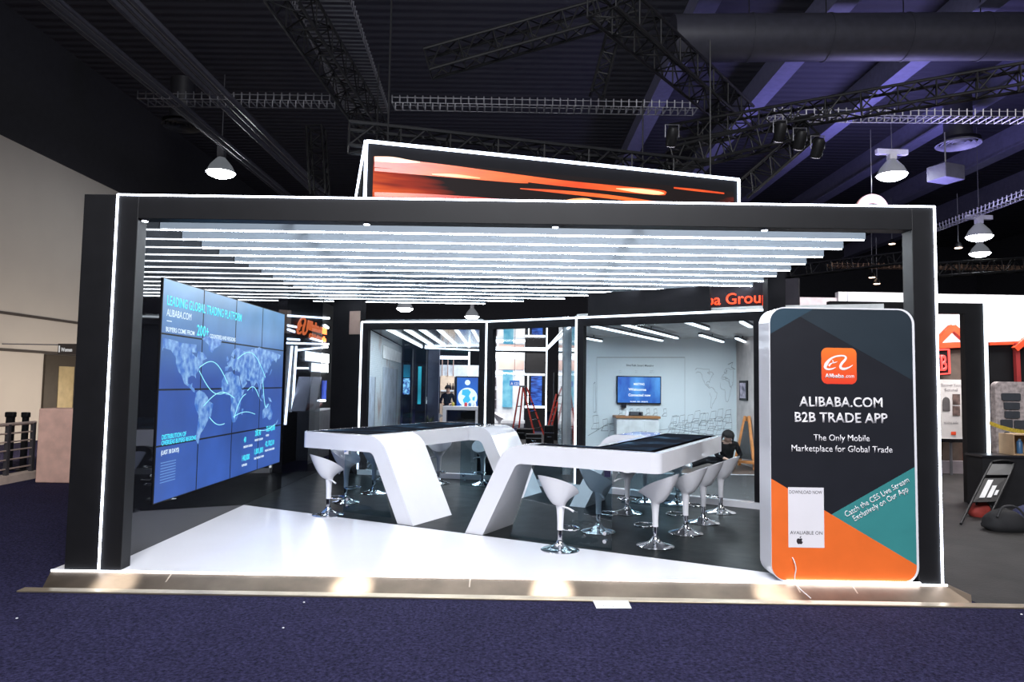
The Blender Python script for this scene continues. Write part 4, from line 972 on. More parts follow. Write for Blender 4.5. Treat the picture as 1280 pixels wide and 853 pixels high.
def person(label, loc, J, hair_len, shoe_mat, rz=0):
    """J: joints in metres relative to loc; one continuous body with hands and five fingers each"""
    root = thing('person', label, 'person', loc); Lc = Vector(loc); R = Matrix.Rotation(rz, 3, 'Z')
    g = lambda p: tuple(Lc + R @ Vector(p))
    V = []; E = []; Rr = []
    def av(p, r, par=None):
        V.append(g(p)); Rr.append(r); i = len(V) - 1
        if par is not None: E.append((par, i))
        return i
    pel = av(J['pelvis'], .14); sp = av(J['spine'], .125, pel); ch = av(J['chest'], .14, sp); nk = av(J['neck'], .055, ch)
    hd = Vector(J['head']); hv = Vector(J['neck']); up = (hd - hv).normalized()
    h1 = av(tuple(hd - up * .05), .075, nk); h2 = av(tuple(hd + up * .03), .092, h1); h3 = av(tuple(hd + up * .1), .07, h2)
    fw = Vector(J['face']).normalized()
    av(tuple(hd + fw * .115 - up * .005), .014, h2)                 # nose
    for s in 'LR':
        sh = av(J['sh' + s], .065, ch); el = av(J['el' + s], .048, sh); wr = av(J['wr' + s], .032, el)
        d = Vector(J['hand' + s]).normalized(); wv = Vector(J['wr' + s]); pm_ = av(tuple(wv + d * .06), .034, wr)
        side = d.cross(ZZ).normalized() if abs(d.z) < .9 else XX; sg = 1 if s == 'L' else -1
        for k in range(4):
            ln = (.066, .078, .072, .055)[k]; b = wv + d * .085 + side * (k - 1.5) * .02
            f1 = av(tuple(b), .01, pm_); f2 = av(tuple(b + d * ln * .55 - ZZ * .012), .0088, f1); av(tuple(b + d * ln * .8 - ZZ * .034), .008, f2)
        t1_ = av(tuple(wv + d * .04 - side * sg * .035), .012, pm_); av(tuple(wv + d * .075 - side * sg * .05 - ZZ * .01), .009, t1_)
        hp_ = av(J['hip' + s], .095, pel); kn = av(J['kn' + s], .062, hp_); an = av(J['an' + s], .042, kn); av(J['toe' + s], .035, an)
    body = skin_mesh(V, E, Rr, 'body', [CLO, SKIN], root)
    hw_ = Lc + R @ hd; hands = [Lc + R @ (Vector(J['wr' + s]) + Vector(J['hand' + s]).normalized() * .08) for s in 'LR']
    for p in body.data.polygons:
        c = p.center
        if (c - hw_).length < .15 or min((c - h).length for h in hands) < .085: p.material_index = 1
    # hair shell over crown, sides and back
    m = MB(); bk = -(R @ fw); upw = R @ up; sd = upw.cross(bk).normalized(); rows = []; n = 16
    for i in range(9):
        t = i / 8; el_ = math.radians(90 - 150 * t) if hair_len == 0 else None
        ang = PI / 2 - t * PI * .62
        row = []
        for k in range(n):
            a = 2 * PI * k / n; front = -math.cos(a)        # +1 towards the face
            an_ = ang if front < .35 else max(ang, math.radians(28))
            rr = .128 * math.cos(an_); zz = .118 * math.sin(an_) + .05
            if an_ < 0 and hair_len: zz -= hair_len * (-an_) / 1.0; rr = .125
            row.append(hw_ + bk * math.cos(a) * rr + sd * math.sin(a) * rr * .9 + upw * zz)
        rows.append(row)
    vs = [v for r_ in rows for v in r_]
    fs_ = [(i * n + k, i * n + (k + 1) % n, (i + 1) * n + (k + 1) % n, (i + 1) * n + k) for i in range(8) for k in range(n)] + [tuple(range(n))]
    hr = m.add(vs, fs_).build('hair', HAIR, root, True)
    so = hr.modifiers.new('thick', 'SOLIDIFY'); so.thickness = .02; so.offset = 0
    for s in 'LR':
        a = Vector(J['an' + s]); t = Vector(J['toe' + s]); d = t - a
        MB().path([g(tuple(a + ZZ * .0 - d * .25)), g(tuple(a + d * .2)), g(tuple(a + d * .7)), g(tuple(a + d * 1.1)), g(tuple(a + d * 1.25))], [.04, .056, .05, .045, .02], 10).build('shoe', shoe_mat, root, True)
    return root
SHOE = pm('grey_blue_shoe', (.35, .42, .45), .6)
pp = Vector((4.33, 14.1, 0))
person('person in black sitting on the meeting room floor, head bent, legs stretched out', tuple(pp),
       dict(pelvis=(0, .02, .145), spine=(-.01, -.01, .32), chest=(-.04, -.05, .49), neck=(-.05, -.11, .59), head=(-.06, -.18, .655), face=(-.15, -.75, -.6),
            shL=(-.22, -.06, .5), elL=(-.29, -.17, .3), wrL=(-.2, -.36, .26), handL=(.6, -.7, -.1), shR=(.15, -.03, .51), elR=(.2, -.14, .3), wrR=(.06, -.36, .26), handR=(-.6, -.7, -.1),
            hipL=(-.09, -.07, .13), knL=(-.44, -.16, .2), anL=(-.8, -.16, .07), toeL=(-.85, -.18, .17), hipR=(.04, .1, .13), knR=(-.4, .08, .2), anR=(-.82, .05, .07), toeR=(-.87, .04, .17)), .3, SHOE)
tag(MB().obox((4.0, 14.02, .285), (.09, .15, .012), .3).build('phone', DARKM), 'small phone between the hands of the sitting person', 'phone') if False else None
p = aty(558, 531, 25.3)
person('person in dark clothes standing bent behind the far white counter', (p.x, 25.45, FZ),
       dict(pelvis=(0, 0, .9), spine=(.0, -.02, 1.08), chest=(.02, -.07, 1.26), neck=(.03, -.11, 1.4), head=(.035, -.15, 1.5), face=(0, -1, -.4),
            shL=(-.17, -.06, 1.3), elL=(-.24, -.12, 1.05), wrL=(-.16, -.3, 1.0), handL=(.4, -.9, -.1), shR=(.2, -.06, 1.3), elR=(.27, -.1, 1.05), wrR=(.17, -.3, 1.0), handR=(-.4, -.9, -.1),
            hipL=(-.09, 0, .86), knL=(-.1, -.02, .48), anL=(-.1, .02, .08), toeL=(-.1, -.13, .04), hipR=(.09, 0, .86), knR=(.1, -.02, .48), anR=(.1, .02, .08), toeR=(.1, -.13, .04)), 0, CLO)
# ------------------------------------------------------------------ stand seen through the smoked glass
SX = -4.75
nb = thing('neighbour_stand', 'black neighbouring stand with orange sign and white light lines behind the smoked glass', 'stand', (SX, 15.5, FZ))
MB().box(SX - .15, SX, 12.6, 19.0, FZ, 3.6).build('wall', BLACK, nb)
sx = lambda px, py, d=.01: atx(px, py, SX + d)
LEDN = em('led_neighbour', (.85, .92, 1), 14)
for a, b, c, d in ((356, 394.5, 411, 398), (359, 429, 410, 430.5), (365, 433, 356.5, 531), (370.5, 433, 365.5, 515), (371, 438, 409, 434), (371, 460.5, 385, 460.5), (397, 501, 406, 501), (360, 407, 370, 409), (360, 412, 368, 415), (360, 424, 374, 425), (388, 423, 402, 427), (406, 407, 410, 410)):
    bar(sx(a, b, .03), sx(c, d, .03), .04).build('light_line', LEDN, nb)
NOR = em('orange_sign_glow', sr(255, 120, 60), 4)
o = sx(377, 408); logo((SX + .02, o.y, o.z), YY, ZZ, .75, NOR, nb, .03)
p = sx(382.5, 410.5); q = sx(407, 416); text('Alibaba.com', (SX + .01, p.y, p.z - .02), YY, ZZ, q.y - p.y, .22, NOR, nb, bold=.03, depth=.03)
p = sx(386, 420.5); text('Global trade', (SX + .01, p.y, p.z - .05), YY, ZZ, (q.y - p.y) * .98, .13, NOR, nb, bold=.03, depth=.03)
for a, b, c, d in ((381, 439, 409, 451), (389, 454, 408, 464.5)):
    p = sx(a, d); q = sx(c, b); MB().box(SX + .01, SX + .06, p.y, q.y, sx(a, d).z, sx(a, b).z).build('light_panel', em('panel_glow', (.9, .96, 1), 10), nb)
p = sx(402, 500); q = sx(407, 476); MB().box(SX + .01, SX + .04, p.y, q.y, p.z, q.z).build('blue_display', screen('nb_blue', sr(15, 25, 90), sr(60, 90, 200), 3, 1.5), nb)
p = sx(372, 515); q = sx(407, 505); MB().box(SX + .005, SX + .4, p.y, q.y, FZ, q.z - .1).build('ledge', pm('nb_grey', (.2, .2, .22), .6), nb)
for k, px in enumerate((376, 388)):
    p = sx(px, 505, .2); t = thing('display_chair', ('left', 'right')[k] + ' grey tilted chair on the ledge behind the smoked glass', 'chair', (SX + .2, p.y, p.z), 'tilted chairs behind the smoked glass')
    bar((SX + .2, p.y - .15, q.z - .08), (SX + .2, p.y + .3, q.z + .65), .3, .05).build('back', pm('chair_grey', (.35, .35, .4), .5), t)
    bar((SX + .2, p.y - .1, q.z - .05), (SX + .2, p.y + .45, q.z + .05), .3, .05).build('seat', pm('chair_red', (.2, .03, .03), .5), t)
    for s in (0, .4): bar((SX + .1, p.y + s, q.z - .1), (SX + .1, p.y + s + .02, q.z + .02), .03).build('leg', GALV, t)
# ------------------------------------------------------------------ box sign above the booth
A3 = aty(458, 177, 9.0); zt = A3.z; B3 = atz(923, 225, zt)
ex = (B3 - A3).normalized(); nx = Vector((-ex.y, ex.x, 0)); BL = (B3 - A3).length; zb_ = 3.34
bx = thing('box_sign', 'large hanging box sign with glowing orange screen and white light edges above the booth', 'sign', tuple((A3 + B3) / 2 * 1 + Vector((0, 0, zb_ - zt))))
MB().add([A3 + ZZ * (zb_ - zt), B3 + ZZ * (zb_ - zt), B3 + nx * 3 + ZZ * (zb_ - zt), A3 + nx * 3 + ZZ * (zb_ - zt), A3, B3, B3 + nx * 3, A3 + nx * 3],
         [(0, 3, 2, 1), (4, 5, 6, 7), (0, 1, 5, 4), (1, 2, 6, 5), (2, 3, 7, 6), (3, 0, 4, 7)]).build('box', BLACKM, bx)
LE2 = em('led_box_sign', (.72, .82, 1), 7)
f_ = -nx * .012
for a, b in ((A3, B3), (A3, A3 + ZZ * (zb_ - zt)), (B3, B3 + ZZ * (zb_ - zt))): bar(a + f_, b + f_, .035).build('light_strip', LE2, bx)
bar(A3 - ex * .012, A3 + nx * 3 - ex * .012, .035).build('light_strip', LE2, bx); bar(A3 + nx * 3 - ex * .012, A3 + nx * 3 + ZZ * (zb_ - zt) - ex * .012, .03).build('light_strip', LE2, bx)
bo = A3 - nx * .004
def fpx(px, py):
    r = ray(px, py); t = (A3 - CAM).dot(nx) / r.dot(nx); v = CAM + r * t - bo
    return (v.dot(ex), v.z)
s0 = fpx(467, 196); s1 = fpx(917, 240)
def sign_glow():
    m, nt, b = _nt('sign_display_glow'); L = nt.links.new
    tc = nt.nodes.new('ShaderNodeNewGeometry'); mp = nt.nodes.new('ShaderNodeMapping'); mp.inputs['Rotation'].default_value = (0, .1, -math.atan2(ex.y, ex.x)); mp.inputs['Scale'].default_value = (.3, 1, 3.5)
    n = nt.nodes.new('ShaderNodeTexNoise'); n.inputs['Scale'].default_value = 1.3; n.inputs['Detail'].default_value = 3
    L(tc.outputs['Position'], mp.inputs['Vector']); L(mp.outputs['Vector'], n.inputs['Vector'])
    sp = nt.nodes.new('ShaderNodeSeparateXYZ'); L(tc.outputs['Position'], sp.inputs[0])
    lf = nt.nodes.new('ShaderNodeMapRange'); lf.inputs['From Min'].default_value = A3.x + 1.35; lf.inputs['From Max'].default_value = A3.x; L(sp.outputs['X'], lf.inputs['Value'])
    rt = nt.nodes.new('ShaderNodeMapRange'); rt.inputs['From Min'].default_value = B3.x - .8; rt.inputs['From Max'].default_value = B3.x; rt.inputs['To Max'].default_value = .4; L(sp.outputs['X'], rt.inputs['Value'])
    ad = nt.nodes.new('ShaderNodeMath'); L(lf.outputs['Result'], ad.inputs[0]); L(rt.outputs['Result'], ad.inputs[1])
    mu = nt.nodes.new('ShaderNodeMath'); mu.operation = 'MULTIPLY_ADD'; mu.inputs[2].default_value = -.38
    a2 = nt.nodes.new('ShaderNodeMath'); a2.operation = 'ADD'; a2.inputs[1].default_value = .42; L(ad.outputs[0], a2.inputs[0])
    L(n.outputs['Fac'], mu.inputs[0]); L(a2.outputs[0], mu.inputs[1])
    r = nt.nodes.new('ShaderNodeValToRGB'); e = r.color_ramp.elements
    e[0].position = 0; e[0].color = sr(22, 12, 12) + (1,); e[1].position = .5; e[1].color = sr(255, 110, 45) + (1,)
    q = e.new(.16); q.color = sr(150, 42, 20) + (1,)
    L(mu.outputs[0], r.inputs['Fac']); L(r.outputs['Color'], b.inputs['Emission Color']); b.inputs['Emission Strength'].default_value = 1.3
    b.inputs['Base Color'].default_value = (.005, .005, .005, 1); b.inputs['Roughness'].default_value = .6; b.inputs['Specular IOR Level'].default_value = .1
    return m
SIGNB = sign_glow()
MB().slab([(s0[0], zb_ - zt + .1), (s1[0], zb_ - zt + .1), (s1[0], s0[1]), (s0[0], s0[1])], bo, ex, ZZ, .003).build('display', SIGNB, bx)
OR1 = screen('streak_orange', sr(185, 40, 14), sr(255, 105, 40), 1.2, 1.5, (.6, .6, 3)); OR2 = screen('streak_hot', sr(255, 140, 60), sr(255, 235, 190), 1.5, 1.8, (.5, .5, 2)); OR3 = screen('streak_red', sr(110, 28, 14), sr(200, 60, 25), .9, 1.2, (.5, .5, 2))
def streak(pts, mat, lift):
    L_ = smooth_pts([fpx(a, b) + (w_ / F * 9.5,) for a, b, w_ in pts], 5)
    L_ = [l for l in L_ if l[1] > zb_ - zt + .12]
    if len(L_) > 2: ribbon([(a, b) for a, b, c in L_], [max(c, .01) for a, b, c in L_], bo - nx * lift, ex, ZZ, .002).build('light_streak', mat, bx)
streak([(468, 203, 12), (540, 210, 12), (620, 219, 9), (700, 229, 8), (780, 237, 8), (826, 241, 7), (832, 242, 2)], OR1, .001)
streak([(468, 199, 6), (490, 200, 7), (510, 202, 4), (525, 203, 1)], OR2, .002)
streak([(468, 212, 4), (520, 216, 5), (580, 221, 5), (640, 227, 3), (660, 229, 1)], OR1, .0015)
streak([(540, 218, 1), (570, 220, 4), (600, 223, 1)], OR2, .0025); streak([(770, 236, 1), (800, 239, 6), (822, 241.5, 5), (830, 242, 1)], OR2, .0025)
streak([(468, 243, 5), (540, 246, 6), (620, 252, 7), (680, 257, 3)], OR1, .001); streak([(640, 252, 1), (660, 254, 4), (678, 256, 1)], OR2, .002)
streak([(650, 236, 1), (700, 240, 4), (760, 246, 5), (830, 255, 3)], OR1, .001)
streak([(842, 235, 2), (870, 238, 3), (905, 242, 2)], OR1, .001)
ctr = fpx(722, 274); lo_ = bo + ex * ctr[0] + ZZ * ctr[1] - nx * .003
logo(tuple(lo_), ex, ZZ, 1.15, OR2, bx, .003)
for s in (.3, BL - .3):
    for q in (.3, 2.7): MB().tube(A3 + ex * s + nx * q, A3 + ex * s + nx * q + ZZ * (10.14 - zt if False else 2.3), .012, 6).build('hanging_rod', TRUSSM, bx)
# ------------------------------------------------------------------ roof trusses, trays, ducts
def truss(label, a, b, s=.4, n=10, rot=0):
    a = Vector(a); b = Vector(b); d = (b - a).normalized(); y = ZZ.cross(d).normalized() if abs(d.z) < .95 else YY; z = d.cross(y)
    t = thing('roof_truss', label, 'truss', tuple((a + b) / 2)); c = [(y * i + z * j) * s / 2 for i, j in ((-1, -1), (1, -1), (1, 1), (-1, 1))]
    for o in c: MB().tube(a + o, b + o, .03, 8).build('chord', TRUSSM, t)
    m = MB()
    for k in range(n):
        p0 = a + (b - a) * k / n; p1 = a + (b - a) * (k + 1) / n
        for i in range(4):
            u0, u1 = c[i], c[(i + 1) % 4]
            m.add(*[(lambda q: (q.v, q.f))(MB().tube(p0 + u0, p1 + u1 if k % 2 else p0 + u1, .014, 6))][0])
            q = MB().tube(p0 + (u0 if k % 2 else u1), p1 + (u1 if k % 2 else u0), .014, 6); m.add(q.v, q.f)
    m.build('lattice', TRUSSM, t); return t
zz = 7.6
truss('black box truss running along the ladder-like tray at the upper left', atz(352, -20, zz), atz(470, 165, zz), .5, 14)
truss('black box truss slanting across the top centre of the picture', aty(535, 80, 12.5), aty(790, 8, 12.5), .4, 12)
truss('black box truss dropping from the top centre towards the lighting cluster at right', atz(752, -5, zz), atz(928, 150, zz), .5, 16)
truss('long black box truss across the purple roof at the upper right', atz(840, 170, 7.0), atz(1330, 88, 7.0), .36, 22)
truss('black box truss over the right end of the hanging box sign', aty(838, 200, 13.5), aty(1015, 160, 13.5), .4, 10)
truss('black box truss slanting down behind the right corner of the hanging box sign', aty(1012, 165, 13.6), aty(930, 236, 13.6), .35, 7)
truss('black box truss along the top of the hanging box sign', A3 + nx * 1.2 + ZZ * .45 - ex * .2, B3 + nx * 1.2 + ZZ * .45 + ex * .2, .35, 16)
truss('upright black truss tower above the box sign in the top centre', aty(772, 20, 13.5), aty(746, 120, 13.5), .25, 8)
truss('dim black truss hanging behind the left end of the box sign', aty(395, 160, 18), aty(400, 245, 18), .4, 6)
truss('dark truss behind the right posts far over the red and white stand', aty(985, 340, 26), aty(1165, 318, 26), .4, 14)
truss('dark truss above the neighbouring black frame at the right edge', aty(1168, 338, 22), aty(1300, 330, 22), .4, 10)
def tray(label, a, b, wv, n, hz=.1, mat=GALV, dense=False):
    a = Vector(a); b = Vector(b); wv = Vector(wv)
    t = thing('cable_tray', label, 'cable tray', tuple((a + b) / 2))
    for o in (wv * 0, wv):
        for h in (0, hz): MB().tube(a + o + ZZ * h, b + o + ZZ * h, .009, 6).build('rail', mat, t)
    for k in range(n + 1):
        p = a + (b - a) * k / n
        MB().path([p + ZZ * (hz + .05), p, p + wv, p + wv + ZZ * (hz + .05)], .016, 5).build('rung', mat, t)
    return t
def cross_tray(label, a, b, z, n, mat=GALV):
    P = atz(*a, z); Q = atz(*b, z); tray(label, P, Q, (0, .45, 0), n, .12, mat)
cross_tray('grey wire cable tray across the dark roof at the upper left', (172, 123), (412, 126), 8, 24)
cross_tray('grey wire cable tray across the dark roof above the box sign', (490, 128), (872, 135), 8, 40)
cross_tray('bright wire cable tray across the purple roof at the upper right', (968, 143), (1310, 146), 8, 34, pm('galv_tray_lit', (.55, .55, .58), .4, .6))  # lighter copy of the galvanised colour stands in for stronger light
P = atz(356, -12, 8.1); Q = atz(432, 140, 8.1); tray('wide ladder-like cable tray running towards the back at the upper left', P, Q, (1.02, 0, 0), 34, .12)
P = aty(1160, 290, 25); Q = aty(1310, 232, 17.5); tray('cable tray coloured as if lit, rising to the right edge above the glowing lamp', P, Q, (.3, .1, 0), 30, .12, pm('galv_tray_lit', (.55, .55, .58), .4, .6))  # light on this tray put into the same lightened colour
P = aty(1040, 333, 28); Q = aty(1300, 337, 28); tray('cable tray coloured as brown-lit, low over the red and white stands', P, Q, (0, .4, 0), 40, .12, pm('brown_lit_tray', (.35, .22, .15), .5, .4))  # brown tint is the light on the tray, put into its colour
DUCT = pm('duct_paint', (.04, .04, .055), .5, var=.15)
du = thing('air_duct', 'big round air duct across the roof at the top right', 'duct', tuple(aty(1100, 40, 15)))
P = aty(840, 48, 15); Q = aty(1420, 45, 15)
MB().tube(P, Q, .5, 28).build('duct', DUCT, du, True)
for k in range(1, 6):
    c = P + (Q - P) * k / 6; MB().tube(c + ZZ * .45, Vector((c.x, c.y, 11)), .012, 6).build('hanger', TRUSSM, du); MB().tube(c - XX * .03, c + XX * .03, .515, 28).build('seam_band', DUCT, du, True)
tag(MB().tube(aty(560, -20, 17), aty(860, 92, 17), .55, 20).build('air_duct', DUCT, None, True), 'dim air duct behind the slanting truss in the top centre', 'duct') if False else None
for k in range(6):
    x = -6.4 - k * .42; z = 7.9 + (k % 3) * .22
    tag(MB().tube((x, 4, z), (x, 44, z), .045 if k % 2 else .07, 8).build('roof_pipe', pm('pipe_grey', (.09, .09, .11), .4, .3), None, True), ('rightmost', 'second from right', 'third from right', 'third from left', 'second from left', 'leftmost')[k] + ' of the six dim pipes running along the roof at the left', 'pipe', 'roof pipes at the left')
def diffuser(label, px, py, d, r_, drop=1.4, mt=None):
    c = aty(px, py, d); t = thing('air_diffuser', label, 'air vent', tuple(c))
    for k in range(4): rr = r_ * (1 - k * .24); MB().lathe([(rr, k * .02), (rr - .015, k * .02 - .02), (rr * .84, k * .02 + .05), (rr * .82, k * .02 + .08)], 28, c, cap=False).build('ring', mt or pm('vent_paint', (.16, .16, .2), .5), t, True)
    MB().lathe([(r_ * .95, .12), (r_ * .95, .14)], 24, c).build('gap_shade_disc', BLACKM, t)  # black disc added behind the rings as shade in the gaps
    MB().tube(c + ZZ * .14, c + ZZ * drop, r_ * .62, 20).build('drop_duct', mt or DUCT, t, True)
diffuser('round air vent with drop duct at the upper right', 1198, 181, 20, .6)
diffuser('dim round air vent at the upper left above the booth corner', 227, 158, 20, .55, 1.4, pm('vent_paint_shaded', (.02, .02, .024), .5))  # vent paint copy darkened in its colour to stand in for dimness
sp_ = aty(1182, 217, 19.5); t = thing('hanging_speaker', 'grey box hanging below the round air vent at the upper right', 'speaker', tuple(sp_))
MB().obox(sp_, (.75, .6, .42), .35).build('cabinet', pm('speaker_grey', (.07, .07, .09), .6), t, bevel=.02); MB().tube(sp_ + ZZ * .2, sp_ + ZZ * 1.2, .02, 8).build('hanger', GALV, t)
LAMP = em('high_bay_lens', (.9, .95, 1), 40)
def highbay(label, px, py, d, r_=.36, arm=True):
    c = aty(px, py, d); t = thing('high_bay_lamp', label, 'lamp', tuple(c), 'high bay lamps')
    MB().lathe([(r_, 0), (r_ * .97, .03), (r_ * .75, .22), (r_ * .35, .42), (.1, .47), (.09, .44), (r_ * .3, .39), (r_ * .7, .2), (r_ * .92, .03)], 28, c, cap=False).build('reflector', glass_refl(), t, True)
    MB().lathe([(.05, -.17), (r_ * .5, -.14), (r_ * .85, -.07), (r_ * .99, .0)], 28, c).build('lens', LAMP, t, True)
    if arm:
        MB().obox(c + ZZ * .68, (.92, .14, .15), .05).build('ballast', pm('ballast_white', (.7, .7, .75), .4), t); MB().box(c.x - .1, c.x + .1, c.y - .1, c.y + .1, c.z + .46, c.z + .62).build('socket', pm('ballast_white', (.7, .7, .75), .4), t)
    else: MB().box(c.x - .1, c.x + .1, c.y - .1, c.y + .1, c.z + .46, c.z + .95).build('socket', GALV, t)
    MB().tube(c + ZZ * .7, Vector((c.x, c.y, 10.9)), .012, 6).build('rod', GALV, t)
def glass_refl(): return em('glowing_reflector', (.85, .92, 1), .12, (.22, .22, .25))
highbay('glowing high bay lamp over the left end of the booth', 276, 216, 20.6, .42, False)
highbay('glowing high bay lamp with white cross arm at the upper right', 1115, 219, 20, .42)
highbay('small lamp seen between the slats and the left glazed frame', 506, 386, 33, .4, False)
highbay('glowing stand-in for a whitish object above the light strip of the open middle bay', 590, 396, 38, .4, False)  # lamp shape added where only an unidentified whitish object is known
highbay('glowing dome lamp right of the booth frame, upper of two', 1224, 296, 24, .42)
highbay('glowing dome lamp right of the booth frame, lower of two', 1225, 317, 31, .42)
for px, py, d, lab in ((1115, 305, 29.5, 'small orange lamp glowing through the right end of the portal, upper left of three'), (1090, 347, 29.5, 'small orange lamp glowing through the right end of the portal, lowest left'), (1096, 355, 29.5, 'small pale lamp beside the lowest orange lamp'), (1198, 310, 25, 'small orange lamp between booth frame and dome lamps')):
    c = aty(px, py, d); t = thing('spot_lamp', lab, 'lamp', tuple(c), 'small far lamps')
    MB().lathe([(.13, 0), (.14, .03), (.09, .16), (.05, .2)], 16, c).build('shade', TRUSSM, t, True); MB().lathe([(.12, -.012), (.125, .0)], 16, c).build('lens', em('warm_lens', (1, .7, .5), 9), t, True); MB().tube(c + ZZ * .19, Vector((c.x, c.y, c.z + 2)), .012, 6).build('rod', GALV, t)
c = aty(1091, 262, 20); t = thing('round_sign', 'round pinkish hanging sign peeping over the right end of the portal beam', 'sign', tuple(c)); R_ = .46
MB().slab([(R_ * math.cos(2 * PI * k / 32), R_ * math.sin(2 * PI * k / 32)) for k in range(32)], c, XX, ZZ, .12).build('disc', em('pink_disc', sr(205, 160, 150), .75, (.5, .35, .3)), t)
MB().slab([(.27 * math.cos(PI * k / 12), -.02 + .2 * math.sin(PI * k / 12)) for k in range(13)] + [(-.27, -.25), (.27, -.25)], c - YY * .004, XX, ZZ, .003).build('black_shape', BLACK, t)
MB().tube(c + ZZ * .45 + YY * .06, c + ZZ * 2.4 + YY * .06, .012, 6).build('hanger', GALV, t)
# stage lamps on the cluster (fixtures only; the violet roof wash is a separate added light)
for k, (px, py, lab) in enumerate(((975, 166, 'left stage lamp of the lighting cluster right of the box sign'), (1000, 176, 'middle stage lamp of the lighting cluster right of the box sign'), (1022, 186, 'right stage lamp of the lighting cluster right of the box sign'), (840, 172, 'stage lamp on the truss over the right end of the box sign'))):
    c = aty(px, py, 13.2); t = thing('stage_lamp', lab, 'stage light', tuple(c), 'stage lamps on the trusses')
    M_ = Matrix.Rotation(.6, 3, 'X'); q = MB().lathe([(.1, -.16), (.11, -.12), (.11, .14), (.07, .2)], 14, (0, 0, 0)); MB().add([c + M_ @ v for v in q.v], q.f).build('housing', TRUSSM, t, True)
    q = MB().lathe([(.09, -.165), (.09, -.155)], 14, (0, 0, 0)); MB().add([c + M_ @ v for v in q.v], q.f).build('lens', em('stage_lens', (.9, .85, 1), 3), t); MB().path([c + Vector((-.13, 0, 0)), c + Vector((-.13, 0, .25)), c + Vector((.13, 0, .25)), c + Vector((.13, 0, 0))], .012, 6).build('yoke', GALV, t)
# ------------------------------------------------------------------ left background: railing, low wall, door, sign
RX = -8.3
rl = thing('railing', 'metal railing with dark posts on a low kerb at the left edge', 'railing', (RX, 10.8, FZ))
MB().box(RX - .12, RX + .12, 7.5, 12.2, FZ, FZ + .12).build('kerb', pm('kerb_beige', (.6, .48, .4), .7), rl)
zz_ = [.22, .37, .52, .66, .8, .95]
for z in zz_: MB().tube((RX, 7.5, FZ + z), (RX, 12.15, FZ + z), .013 if z < .9 else .028, 8).build('rail', pm('rail_bronze', (.55, .42, .36), .45, .2), rl)
for y in (9.0, 10.4, 11.5, 12.1):
    MB().box(RX - .03, RX + .03, y - .03, y + .03, FZ + .12, FZ + .95).build('post', pm('rail_dark', (.05, .045, .05), .5), rl)
for px, lab in ((11, 'left'), (30, 'right')):
    p = aty(px, 560, 13.0); t = thing('stanchion', lab + ' dark stanchion with a wide head behind the railing', 'post', (p.x, 13.0, FZ), 'dark stanchions behind the railing')
    k = .06 if px == 11 else .04
    MB().lathe([(.11, 0), (.11, .02), (.05, .04)], 16, (p.x, 13, FZ)).build('foot', BLACK, t); MB().box(p.x - k, p.x + k, 12.96, 13.04, FZ + .04, FZ + .98).build('post', BLACK, t); MB().box(p.x - k - .025, p.x + k + .025, 12.95, 13.05, FZ + .98, FZ + 1.08).build('head', BLACK, t, bevel=.02)
tag(MB().box(-7.85, -6.6, 11.55, 11.95, FZ, FZ + 1.22).build('low_wall', pm('pink_beige_plaster', (.8, .5, .40), .7), None, bevel=.02), 'low pinkish beige wall end beside the railing, left of the booth', 'low wall')
# restroom entrance recess on the left wall
d0 = atx(55, 443, XL); d1 = atx(96, 443, XL)
dr = thing('door', '', 'door', (XL, (d0.y + d1.y) / 2, FZ)); del dr['label']; del dr['category']; dr.name = 'door_1'; dr['kind'] = 'structure'
MB().box(XL, XL + .06, d0.y, d1.y + 2, FZ, d0.z).build('frame', pm('door_olive', (.04, .03, .02), .5), dr)
p = atx(71, 458, XL); q = atx(87, 512, XL)
MB().box(XL + .061, XL + .075, p.y, q.y, FZ + .3, p.z).build('mirror_panel', pm('amber_panel', (.45, .36, .2), .3, .1), dr)
p = aty(72, 443, 17.6); q = aty(90, 430, 17.6)
ws = thing('restroom_sign', 'dark hanging sign with white lettering left of the booth', 'sign', ((p.x + q.x) / 2, 17.6, p.z))
MB().box(p.x, q.x + .25, 17.6, 17.64, p.z, q.z).build('board', pm('sign_brown', (.03, .025, .025), .4), ws)
r0 = aty(76, 439.5, 17.59); text('Women', (r0.x, 17.598, r0.z), XX, ZZ, .28, .1, em('sign_white', (.9, .9, .9), .7), ws, bold=.02)
MB().box(p.x + .03, p.x + .05, 17.585, 17.6, p.z + .05, q.z - .05).build('symbol', em('sign_white', (.9, .9, .9), .7), ws)
bar((p.x, 17.62, q.z - .03), (XL, 17.62, q.z - .03), .03).build('bracket', GALV, ws)
# ------------------------------------------------------------------ right background
NF = 11.0
nf = thing('portal_frame', 'neighbouring black portal frame with one white light edge, right of the booth', 'frame', (aty(1220, 628, NF).x, NF, FZ))
xa, xb = aty(1208, 500, NF).x, aty(1232, 500, NF).x; zt2 = aty(1200, 379, NF).z
MB().box(xa, xb, NF, NF + .12, FZ + .004, zt2).build('post', BLACK, nf); MB().box(5.3, xa, NF, NF + .12, zt2 - .17, zt2).build('beam', BLACK, nf); MB().box(5.0, 5.3, NF, NF + .12, FZ + .004, zt2).build('post', BLACK, nf)
bar((xb + .02, NF - .01, aty(1233, 569, NF).z), (xb + .02, NF - .01, zt2), .04).build('light_strip', LEDB, nf)
